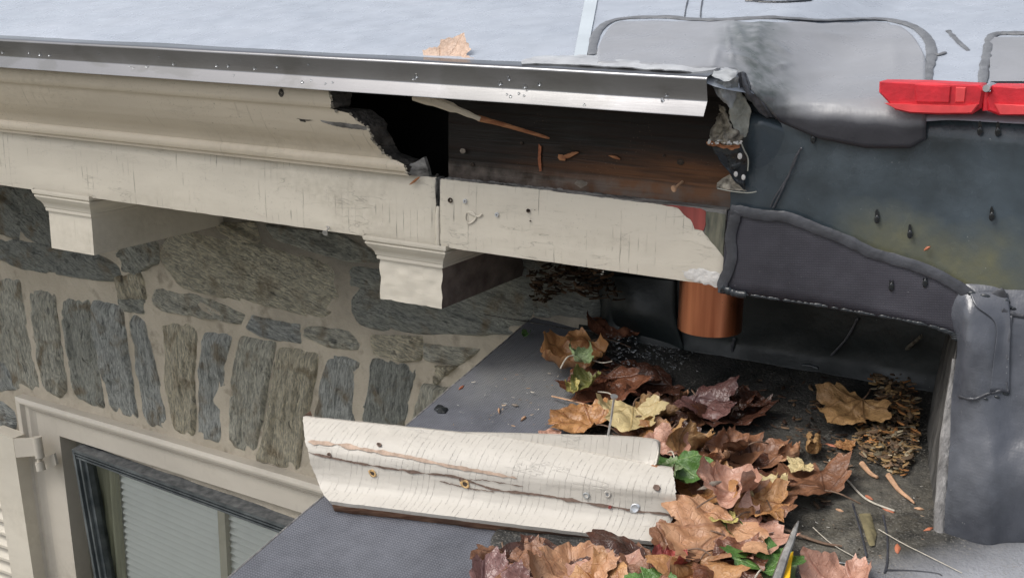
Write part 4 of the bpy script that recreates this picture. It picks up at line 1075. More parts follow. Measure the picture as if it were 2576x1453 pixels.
# ================================================================== TORN CORNER
tt = thing('torn_flashing', 'torn flashing hanging in shreds at the open end of the drip edge', 'flashing', (.01, -.03, .1))
def flap(name, pts, ys, mat, amp=.0015, n=56, rag_=1.6, th=.0012, rings=9, lab=None, fr=12, bul=0):
    """pts in survey units, ys: depth at each corner (interpolated round the rim)"""
    m_ = len(pts); o3 = []
    P3 = [Y(a, b, y) for (a, b), y in zip(pts, ys)]
    for k in range(n):
        t = k / n * m_; i = int(t); f = t - i; p = P3[i].lerp(P3[(i + 1) % m_], f)
        w = rag_ * .0004; p = p + V((w * nz(p, 160) * 2 + w * nz(p, 500), 0, w * nz(p + V((9, 0, 0)), 160) * 2)); o3.append(p)
    m = MB(); m.radial(o3, rings, lambda p, r: p + V((0, amp * fb(p, 45) * 2 * (1 - r ** 6) - bul * (1 - r * r), 0)), back=(0, th, 0)); return obj(name, m, mat, tt, label=lab, sharp=60)
flap('corner_lip', [(1788, 190), (1795, 178), (1830, 176), (1857, 180), (1850, 195), (1835, 203), (1818, 206), (1806, 198)], [-.069, -.05, -.04, -.035, -.045, -.06, -.068, -.07], simple('grey_white_lip', (.40, .41, .41), .4, .25, 60, bump=.6), .003)
flap('grey_shred', [(1787, 212), (1800, 206), (1818, 205), (1856, 194), (1859, 212), (1850, 245), (1839, 274), (1826, 260), (1810, 248), (1800, 230)], [-.055, -.06, -.062, -.05, -.042, -.04, -.045, -.05, -.055, -.055], m_greyfilm, .005, lab='crumpled grey shred')
flap('pale_shred', [(1845, 240), (1858, 226), (1874, 246), (1888, 275), (1886, 310), (1876, 345), (1862, 347), (1848, 325), (1836, 300), (1832, 284)], [-.03, -.028, -.02, -.012, -.008, -.006, -.014, -.02, -.026, -.03], m_paleflash, .004, lab='pale mineral faced shred')
flap('crusty_edge', [(1812, 262), (1826, 268), (1834, 300), (1845, 325), (1866, 350), (1864, 362), (1840, 366), (1800, 362), (1779, 352), (1790, 332), (1800, 305), (1812, 285)], [-.02, -.024, -.028, -.026, -.018, -.018, -.024, -.022, -.018, -.016, -.014, -.014], m_crust, .007, 80, 5, .003, lab='crusty rotten wood edge')
flap('wood_lip', [(1777, 355), (1800, 358), (1836, 367), (1862, 362), (1858, 368), (1834, 376), (1800, 370), (1778, 366)], [-.022, -.026, -.03, -.026, -.026, -.03, -.028, -.024], m_splint, .003, 60, 4, .003)
flap('black_shred', [(1790, 369), (1830, 374), (1862, 364), (1874, 385), (1884, 405), (1880, 430), (1872, 450), (1874, 478), (1858, 462), (1838, 438), (1818, 415), (1802, 392)], [-.016, -.02, -.02, -.016, -.01, -.008, -.006, -.006, -.010, -.012, -.014, -.016], m_tarflap, .004, lab='glossy black shred with paint spots')
flap('dull_shred', [(1836, 440), (1852, 462), (1878, 480), (1840, 478), (1802, 474), (1806, 458), (1820, 448)], [-.010, -.012, -.012, -.014, -.010, -.006, -.006], m_crust, .003, lab='dull tan shred')
m = MB()
for a, b, r in ((1861, 393, .0030), (1851, 438, .0026), (1870, 446, .0026)): m.ball(Y(a, b, -.0215 if b < 400 else -.0155), r, 10, (.9, .25, 1.2))
obj('paint_spots', m, m_caulk, tt)
m = MB()
for k in range(26): m.ball(Y(1782 + 84 * random.random(), 352 + 12 * random.random(), -.027 - .004 * random.random()), random.uniform(.0006, .0016), 6, (1.4, .6, 1))
obj('crumbs', m, m_caulk, tt)
m = MB(); m.tube(curve([Y(1865, 362, -.02), Y(1872, 378, -.018), Y(1882, 400, -.014), Y(1881, 430, -.010)], 20), .0008, 6); m.tube(curve([Y(1805, 474, -.012), Y(1840, 481, -.016), Y(1880, 485, -.018), Y(1903, 482, -.02)], 16), .0006, 6)
obj('frayed_edge', m, m_paleflash, tt)
# folded sealant strap along the corner
fs = MB(); ctl = [[(1860, 182, -.048), (1868, 180, -.042), (1878, 186, -.036)], [(1858, 205, -.044), (1872, 205, -.044), (1886, 210, -.032)], [(1868, 235, -.034), (1884, 228, -.038), (1896, 238, -.024)], [(1890, 262, -.022), (1912, 252, -.026), (1926, 256, -.014)], [(1912, 284, -.012), (1930, 276, -.016), (1942, 275, -.006)], [(1930, 294, -.006), (1942, 292, -.008), (1952, 296, -.004)]]
rows = patch([[Y(*q_) for q_ in r] for r in ctl], 14, 44); rows = [[p + V((.0008 * fb(p, 120), -.0028 * fb(p, 70) - .002 * math.sin(i * 1.1 + j * .2), .0014 * fb(p, 90))) for i, p in enumerate(r)] for j, r in enumerate(rows)]
fs.shell(rows, (0, .005, -.002)); obj('sealant_strap', fs, simple('dark_grey_sealant_strap', (.085, .088, .098), .38, .3, 60, bump=.6, bs=80, bd=.003), tt, sharp=0)
# rounded lump of covering below the strap
mm = MB(); mm.shell(patch([[Y(*q_) for q_ in r] for r in ([(1848, 250, .006), (1880, 275, .004), (1920, 288, .004), (1960, 296, .006)], [(1862, 310, .0), (1893, 305, -.006), (1925, 306, -.006), (1985, 320, .006)], [(1866, 350, .0), (1895, 340, -.006), (1930, 345, -.005), (1995, 355, .006)], [(1868, 440, .005), (1895, 440, .004), (1930, 440, .005), (1990, 440, .008)])], 22, 22), (0, .006, 0))
obj('corner_lump', mm, m_wallmem, wm, sharp=0)

# loose splinter across the gap
sp_ = thing('splinter', 'long split sliver of painted wood hanging from behind the drip edge', 'splinter', Y(1300, 320, -.02))
a0, a1, a2, a3 = Y(1040, 238, -.035), Y(1130, 268, -.025), Y(1208, 300, -.012), Y(1382, 348, .008)
m = MB(); m.tube(curve([a0, a1, a2], 14), [.0075] * 4 + [.0062] * 4 + [.004] * 3 + [.003] * 3, 6, flat=.35, nrm=(0, -1, 0)); obj('painted_part', m, m_paint_c, sp_, sharp=30)
m = MB(); m.tube(curve([a2 + V((-.004, .001, .001)), a2.lerp(a3, .4) + V((0, 0, .001)), a3], 16), [.0038, .0038, .0036, .0034, .003, .003, .0028, .0028, .0026, .0024, .0024, .0022, .0022, .002, .0018, .0009], 6, flat=.5, nrm=(0, -1, 0)); obj('raw_part', m, m_splint, sp_, sharp=30)

# ================================================================== RED TOOL
rd = thing('folding_tool', 'red plastic hinged tool arm lying on the roof edge', 'tool', Y(2400, 285, -.01))
def redpart(name, pts, y0, y1, mat, bev=.0025):
    m = MB(); o = [Y(a, b, y0) for a, b in pts]; c = sum(o, V()) / len(o)
    i0 = [p + (c - p).normalized() * bev + V((0, 0, 0)) for p in o]
    rows = [[p + V((0, y1 - y0, 0)) for p in o], [p + V((0, bev, 0)) for p in o], i0]
    m.grid(rows, True); m.face([m.add(p) for p in i0]); m.face([m.add(p) for p in rows[0]]); return obj(name, m, mat, rd, smooth=False)
redpart('arm', [(2211, 206), (2330, 208), (2464, 215), (2476, 226), (2468, 272), (2444, 288), (2360, 289), (2286, 285), (2251, 277), (2210, 233)], -.016, .022, m_red)
redpart('arm', [(2494, 216), (2560, 217), (2700, 212), (2700, 292), (2512, 291), (2484, 280), (2478, 250), (2492, 228)], -.014, .024, m_red)
redpart('raised_rib', [(2224, 260), (2300, 263), (2420, 267), (2462, 262), (2446, 284), (2360, 286), (2286, 282), (2252, 274)], -.0195, -.0150, m_redl, .0012)
redpart('raised_rib', [(2500, 262), (2600, 266), (2700, 264), (2700, 288), (2514, 288)], -.0175, -.013, m_redl, .0012)
redpart('grip_panel', [(2300, 213), (2392, 218), (2388, 258), (2304, 257)], -.0178, -.0155, m_red, .001)
redpart('grip_panel', [(2404, 219), (2430, 220), (2426, 258), (2402, 258)], -.0172, -.0155, m_redl, .001)
m = MB(); cpt = Y(2485, 221, -.012); m.tube([cpt + V((0, -.010, 0)), cpt + V((0, .03, 0))], .0034, 16); obj('hinge_pin', m, m_galv, rd)
m = MB(); m.tube([Y(2482, 232, -.010), Y(2480, 278, -.010)], .0036, 12); obj('hinge_barrel', m, m_red, rd)

# ================================================================== LOOSE MOULDING
lm = thing('broken_moulding', 'broken length of cream crown moulding lying across the lower roof', 'moulding', FLR(1260, 1330))
LB, RB = FLR(832, 1268, .012), FLR(1660, 1372, .006)
# crown cross section: (back, up) from the front foot
TOPL = [(762, 1045), (840, 1052), (1000, 1078), (1200, 1088), (1400, 1100), (1480, 1150), (1600, 1176), (1700, 1212)]
axis = (RB - LB).normalized(); bk_ = V((-axis.y, axis.x, 0)).normalized()
if bk_.y < 0: bk_ = -bk_
LPn = [(0, 0), (-.001, .006), (.005, .0095), (.012, .014), (.0170, .0205), (.0200, .029), (.0215, .038), (.0222, .047), (.0228, .056), (.0245, .064), (.028, .072), (.033, .080), (.040, .087), (.048, .092), (.057, .096)]
def lpos(s, k_):
    """s along 0..1, profile index"""
    b, h = LPn[k_]; bot = V((832, 1270, 0)).lerp(V((1664, 1376, 0)), s)
    return bot, b, h
Lrows = []; NS = 110
leftcut = [(835, 1268), (828, 1250), (815, 1232), (806, 1215), (800, 1196), (793, 1170), (786, 1150), (780, 1130), (778, 1122), (775, 1108), (769, 1090), (766, 1076), (764, 1062), (763, 1052), (762, 1045)]
rightcut = [(1640, 1374), (1648, 1362), (1655, 1348), (1668, 1336), (1685, 1322), (1694, 1308), (1700, 1290), (1701, 1270), (1701, 1262), (1702, 1252), (1702, 1240), (1701, 1228), (1700, 1222), (1699, 1216), (1697, 1210)]
# the strip is a swept section; find the start and end of every line of the section on its own depth line
def section_pt(t, kf):
    """t metres along from LB, kf fractional profile index"""
    i = min(int(kf), len(LPn) - 2); f = kf - i; b = LPn[i][0] + (LPn[i + 1][0] - LPn[i][0]) * f; h = LPn[i][1] + (LPn[i + 1][1] - LPn[i][1]) * f
    return LB + axis * t + bk_ * b * 1.25 + V((0, 0, h * SC))
SC = 1.0
# scale the height so that the top of the section meets the surveyed top line
for _ in range(12):
    v_ = proj(section_pt(.12, len(LPn) - 1))[1]; u_2 = proj(section_pt(.12, len(LPn) - 1))[0]
    tgt = 1078 + (u_2 - 1000) * .06
    SC *= 1 + (v_ - tgt) / 400
def tfor(u, kf):
    a, b = -.25, .8
    for _ in range(26):
        c_ = (a + b) / 2
        if proj(section_pt(c_, kf))[0] < u: a = c_
        else: b = c_
    return a
KK = [k / 3 for k in range((len(LPn) - 1) * 3 + 1)]
rows = []
def topshift(t, kf):
    """the upper roll has split off towards the right: its edge slopes down"""
    return 0
for kf in KK:
    i = min(int(kf), len(LPn) - 2); f = kf - i
    ul = leftcut[i][0] + (leftcut[i + 1][0] - leftcut[i][0]) * f; ur = rightcut[i][0] + (rightcut[i + 1][0] - rightcut[i][0]) * f
    t0 = tfor(ul, kf) + .0012 * nz((kf * 2.3, 0, 0)); t1 = tfor(ur, kf) + .002 * nz((kf * 1.9, 4, 0))
    row = []
    for k in range(NS + 1):
        t = t0 + (t1 - t0) * k / NS; p = section_pt(t, kf)
        # the roll narrows towards the right where the upper part has split away
        s = (t - .10) / .30; cut = ss(0.15, 1.0, s)
        hi = max(0, kf - 7.5) / 6.5
        p = p - V((0, 0, 1)) * hi * cut * .011 - bk_ * hi * cut * .012
        p += V((0, -.0005 * fb(p, 60), .0005 * fb(p, 45)))
        row.append(p)
    rows.append(row)
mm = MB(); mm.grid(rows); obj('painted_face', mm, m_paint_l, lm, sharp=45)
front_foot = rows[0]; topr = rows[-1]
# raw wood underside and back
under = [[p + bk_ * (.024 * j / 4) * 1.0 + V((0, 0, -.0125 * min(1, j / 1.2) - .0015 * fb((p.x * 60, j, 1)))) for p in front_foot] for j in range(5)]
under[0] = [p + V((0, 0, .0)) for p in front_foot]
mm = MB(); mm.grid(under)
mm.grid([under[-1], [p + bk_ * .012 + V((0, 0, -.008)) for p in topr]])
mm.cur = 1; mm.grid([[p + bk_ * .012 + V((0, 0, -.008)) for p in topr], [p + bk_ * .006 + V((0, 0, -.001)) for p in topr], [p + V((0, 0, .0)) for p in topr]]); mm.cur = 0
for side in (0, NS):
    loop = [r[side] for r in rows]; bkp = [under[-1][side].lerp(topr[side] + bk_ * .02, k / (len(loop) - 1)) for k in range(len(loop))]
    mm.grid([loop, [a.lerp(b, .5) + V((.003 * nz(a, 200), 0, .002 * nz(a, 90))) for a, b in zip(loop, bkp)], bkp])
obj('raw_wood', mm, [m_brownw, m_paint_l], lm, sharp=50, label='raw broken brown wood on the underside')
# long cracks following the section
def along(kf, s, off=.0004): 
    i = min(int(kf * 3), len(rows) - 2); k = s * NS; k0 = min(int(k), NS - 1); p = rows[i][k0].lerp(rows[i][k0 + 1], k - k0)
    return p + V((-.2, -1, .45)).normalized() * off
def crack(pts, w, mat, nm, n=160, seed=0, lo=-.5):
    m = MB(); c_ = [V((a, b, 0)) for a, b in pts]; up_, dn = [], []
    for k in range(n):
        q_ = cr(c_, k / (n - 1)); j = .12 * nz((k * .23, seed, 0)) + .07 * nz((k * .8, seed, 3))
        ww = max(.02, w * (1 + 1.2 * nz((k * .11, seed, 7)))) * min(1, k / 6, (n - 1 - k) / 6)
        up_.append(surfL(q_.y + j + ww, q_.x)); dn.append(surfL(q_.y + j - ww, q_.x))
    m.grid([up_, dn]); return obj(nm, m, mat, lm)
def surfL(kf, s):
    kk = max(0, min(len(rows) - 1.001, kf * 3)); i = int(kk); f = kk - i; k = max(0, min(NS - .001, s * NS)); k0 = int(k); g_ = k - k0
    p = rows[i][k0].lerp(rows[i][k0 + 1], g_).lerp(rows[i + 1][k0].lerp(rows[i + 1][k0 + 1], g_), f); return p + V((-.15, -1, .5)).normalized() * .0011
m_crack = simple('dark_crack_wood', (.16, .11, .085), .9, .3, 200)  # dark brown for cracks, hole rims and chips
PRJ = [(proj(p), i / 3, k / NS) for i, r in enumerate(rows) for k, p in enumerate(r)]
def LOC(u, v):
    b_ = min(PRJ, key=lambda t: (t[0][0] - u) ** 2 + (t[0][1] - v) ** 2); return b_[2], b_[1]
crack([LOC(*q_) for q_ in ((775, 1140), (861, 1156), (938, 1170), (1040, 1184), (1148, 1199), (1245, 1231), (1346, 1243), (1462, 1260), (1590, 1280), (1690, 1296))], .17, m_crack, 'long_crack', 260, 1)
crack([LOC(*q_) for q_ in ((772, 1110), (861, 1122), (950, 1136), (1035, 1149), (1145, 1172), (1229, 1187), (1305, 1202))], .26, simple('tan_bare_stripe', (.42, .31, .235), .8, .3, 150), 'bare_stripe', 160, 4)
crack([LOC(*q_) for q_ in ((1105, 1210), (1150, 1222), (1200, 1232), (1245, 1236))], .08, m_crack, 'short_crack', 90, 6)
crack([LOC(*q_) for q_ in ((1170, 1204), (1230, 1210), (1320, 1222))], .06, m_crack, 'short_crack', 90, 8)
def lhole(u, v, r, nm, mat1, mat2):
    s, kf = LOC(u, v)
    c_ = surfL(kf, s); a = (surfL(kf, min(1, s + .01)) - surfL(kf, max(0, s - .01))).normalized(); b = (surfL(kf + .5, s) - surfL(kf - .5, s)).normalized(); n_ = a.cross(b).normalized(); n_ = n_ if n_.y < 0 else -n_
    m = MB(); R = [[c_ + (a * math.cos(t) + b * math.sin(t)) * q_ * (1 + .3 * nz((t, kf, q_ * 900))) + n_ * h for t in (2 * math.pi * k / 16 for k in range(16))] for q_, h in ((r * 1.4, .0001), (r * 1.1, .0009), (r * .7, .0005))]
    m.grid(R, True); m.cur = 1; m.face([m.add(p) for p in R[-1]]); return obj(nm, m, [mat1, mat2], lm)
lhole(938, 1190, .0034, 'screw_hole', m_tanhole, m_hole); lhole(1168, 1217, .0038, 'screw_hole', m_tanhole, m_hole)
lhole(955, 1118, .0022, 'screw_hole', m_crack, m_hole); lhole(830, 1142, .0020, 'screw_hole', m_crack, m_hole)
lhole(1600, 1279, .0036, 'screw_head', m_screw, m_screw)
lhole(1474, 1246, .0026, 'paint_chip', m_greyfilm, m_paint_l); lhole(1530, 1244, .0026, 'paint_chip', m_paint_l, m_greyfilm); lhole(1652, 1228, .0026, 'paint_chip', m_crack, m_crack); lhole(1160, 1208, .0020, 'paint_chip', m_crack, m_crack); lhole(1538, 1277, .0014, 'paint_chip', m_redprimer, m_redprimer)

# second slat lying behind the split
bp = thing('loose_plank', 'thinner cream painted plank lying behind the broken moulding with a nail in it', 'plank', FLR(1500, 1150))
ctl = []
for r, y_ in (([(1100, 1088), (1250, 1090), (1400, 1094), (1550, 1098), (1640, 1106), (1657, 1118)], 0), ([(1100, 1130), (1250, 1135), (1400, 1150), (1550, 1165), (1640, 1150), (1656, 1140)], 1), ([(1150, 1170), (1300, 1175), (1450, 1180), (1560, 1182), (1640, 1172), (1652, 1160)], 2)):
    ctl.append([])
    for a, b in r:
        s_ = (a - 1100) / 560; base = section_pt(tfor(a, 9), 9); y0 = base.y + .040 - .006 * y_; ctl[-1].append(Y(a, b, y0))
ro2 = patch(ctl, 50, 14); mm = MB(); mm.shell(ro2, bk_ * .012 + V((0, 0, -.003))); obj('slat_body', mm, m_paint_l, bp, sharp=50)
sd_ = MB(); low = [(1470, 1164), (1540, 1172), (1600, 1176), (1640, 1170), (1655, 1175), (1665, 1188), (1690, 1204), (1640, 1190), (1560, 1176)]
flat_y = section_pt(tfor(1600, 9), 9).y + .030
sd_.radial([Y(a, b, flat_y) for a, b in rag(low, 40, .8, 9)], 3, lambda p, r: p, back=(0, .006, 0)); obj('split_wood', sd_, m_splint, bp)
nb, ntp = Y(1528, 1104, ro2[0][34].y - .001), Y(1545, 998, ro2[0][34].y - .012)
m = MB(); m.tube([nb, nb.lerp(ntp, .5) + V((.0006, 0, 0)), ntp], .0013, 8); m.tube([ntp, ntp + (ntp - nb).normalized() * .0012], .0040, 16)
obj('nail', m, m_galv, None, label='long grey nail standing up from the loose painted plank', cat='nail')

# ================================================================== LEAVES
HALF = [(0, -.05), (.08, -.09), (.18, -.14), (.28, -.17), (.34, -.11), (.44, -.10), (.55, -.03), (.53, .06), (.60, .11), (.70, .17), (.82, .29), (.72, .34), (.72, .44), (.62, .44), (.54, .48), (.46, .46), (.44, .53), (.48, .62), (.52, .70), (.41, .72), (.34, .80), (.24, .80), (.17, .87), (.10, .92), (0, 1.04)]
OUT = HALF + [(-x, y) for x, y in HALF[-2:0:-1]]
LM['peach'] = leaf_mat('leaf_peach', (.62, .42, .30), (.74, .55, .43), (.45, .28, .18), .6, .2)
def leaf(u, v, size, ang, tone, lab, h=.006, curl=1.0, roll=0.0, ra=0.0, tilt=(0, 0), name='maple_leaf', stem=True, grp='fallen maple leaves on the lower roof', squash=1.0, seed=None, base=None, up=None, round_=False):
    sd = seed if seed is not None else (u * .37 + v * .91) % 97
    rnd = random.Random(sd)
    o = []
    if round_:
        o = [(math.sin(t) * (.42 + .05 * math.sin(3 * t + sd)), .45 + math.cos(t) * (.48 + .04 * math.sin(5 * t))) for t in (2 * math.pi * k / 40 for k in range(40))]
    else:
        m_ = len(OUT)
        for k in range(m_):
            a, b = OUT[k], OUT[(k + 1) % m_]
            o.append(a); o.append(((a[0] + b[0]) / 2 * (1 + .02 * rnd.uniform(-1, 1)), (a[1] + b[1]) / 2))
        o = [(x * (1 + .16 * nz((x * 2, y * 2, sd)) + .07 * nz((x * 9, y * 9, sd))) * squash, y * (1 + .08 * nz((x * 2, y * 2, sd + 5)))) for x, y in o]
    ca, sa = math.cos(math.radians(ang)), math.sin(math.radians(ang)); c0 = FLR(u, v, h) if base is None else V(base)
    nrm = (up or FN).normalized(); ex = V((1, 0, 0)); ex = (ex - nrm * ex.dot(nrm)).normalized(); ey = nrm.cross(ex)
    cra, sra = math.cos(math.radians(ra)), math.sin(math.radians(ra))
    mb = MB(); uvl = []; C = V((0, .30, 0)); rings = 9; idx = []
    def place(x, y):
        X_, Y_ = x, y - .40
        r2 = X_ * X_ + Y_ * Y_
        z = 1.5 * curl * (.16 * r2 + .12 * nz((x * 2.2, y * 2.2, sd)) + .05 * nz((x * 6, y * 6, sd)) + .07 * abs(x) - .03)
        # roll about an axis in the leaf
        if roll:
            p_, q_ = X_ * cra + Y_ * sra, -X_ * sra + Y_ * cra
            k = roll; th = p_ * k; R = 1 / k
            p2 = math.sin(th) * (R - z); z2 = R - math.cos(th) * (R - z); 
            X_, Y_ = p2 * cra - q_ * sra, p2 * sra + q_ * cra; z = z2
        z += X_ * tilt[0] + Y_ * tilt[1]
        X2, Y2 = (X_ * ca + Y_ * sa) * size, (-X_ * sa + Y_ * ca) * size
        return X2, Y2, z * size
    pts = []; Z = []
    for k in range(rings):
        r = 1 - k / rings; row = []
        for (x, y) in o: row.append((C.x + (x - C.x) * r, C.y + (y - C.y) * r))
        pts.append(row)
    allp = [q_ for r in pts for q_ in r] + [(C.x, C.y)]
    loc_ = [place(*q_) for q_ in allp]; zmin = min(q_[2] for q_ in loc_)
    m_ = len(o)
    for q_, l in zip(allp, loc_):
        mb.add(c0 + ex * l[0] + ey * l[1] + nrm * (l[2] - zmin)); uvl.append(q_)
    for k in range(rings - 1):
        for i in range(m_): mb.face((k * m_ + i, k * m_ + (i + 1) % m_, (k + 1) * m_ + (i + 1) % m_, (k + 1) * m_ + i))
    for i in range(m_): mb.face(((rings - 1) * m_ + i, (rings - 1) * m_ + (i + 1) % m_, rings * m_))
    ob = obj(name, mb, LM[tone], None, uvs=uvl, label=lab, cat='leaf', group=grp, sharp=0)
    if stem:
        sp0 = place(0, -.02); st_ = []
        bx, by = rnd.uniform(-.35, .35), rnd.uniform(.35, .7)
        for k in range(9):
            f = k / 8; a, b = bx * f * f, -.02 - by * f; X_, Y_, _ = a, b - .40, 0
            X2, Y2 = (X_ * ca + Y_ * sa) * size, (-X_ * sa + Y_ * ca) * size
            zz = (sp0[2] - zmin) * (1 - f) + .001 + .006 * math.sin(f * 3.1)
            if f == 0: X2, Y2 = sp0[0], sp0[1]
            st_.append(c0 + ex * X2 + ey * Y2 + nrm * zz)
        ms = MB(); ms.tube(st_, .0009, 6); obj('leaf_stalk', ms, m_twig if tone not in ('palegreen', 'green', 'yellow') else m_pale_twig, ob)
    return ob
R_ = random.Random(3)
# buried dark layer first
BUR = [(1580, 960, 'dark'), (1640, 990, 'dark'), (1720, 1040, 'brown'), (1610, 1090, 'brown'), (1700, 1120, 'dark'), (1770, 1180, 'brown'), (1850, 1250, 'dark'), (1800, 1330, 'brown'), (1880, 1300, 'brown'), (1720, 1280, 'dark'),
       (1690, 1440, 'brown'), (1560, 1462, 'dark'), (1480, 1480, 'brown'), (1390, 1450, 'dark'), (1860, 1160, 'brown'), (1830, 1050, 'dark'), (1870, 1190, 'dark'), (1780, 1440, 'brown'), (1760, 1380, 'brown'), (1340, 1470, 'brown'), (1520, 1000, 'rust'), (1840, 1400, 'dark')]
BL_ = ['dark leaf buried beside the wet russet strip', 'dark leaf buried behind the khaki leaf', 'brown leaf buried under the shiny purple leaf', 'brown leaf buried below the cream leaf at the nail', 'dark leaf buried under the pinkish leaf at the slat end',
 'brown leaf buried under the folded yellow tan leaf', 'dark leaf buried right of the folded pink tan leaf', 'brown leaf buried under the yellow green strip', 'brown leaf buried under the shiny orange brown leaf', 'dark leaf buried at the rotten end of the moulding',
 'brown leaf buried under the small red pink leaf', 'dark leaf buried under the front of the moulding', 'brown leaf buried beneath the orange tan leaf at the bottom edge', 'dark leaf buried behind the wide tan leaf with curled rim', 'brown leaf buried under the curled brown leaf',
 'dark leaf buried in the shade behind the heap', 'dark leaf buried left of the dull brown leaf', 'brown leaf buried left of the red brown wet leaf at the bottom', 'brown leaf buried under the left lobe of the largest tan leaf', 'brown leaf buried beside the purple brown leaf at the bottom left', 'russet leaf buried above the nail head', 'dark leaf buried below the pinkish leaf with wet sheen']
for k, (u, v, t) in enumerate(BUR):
    leaf(u, v, R_.uniform(.055, .08), R_.uniform(0, 360), t, BL_[k], h=.004, curl=.9, stem=False, grp='buried sodden leaves')
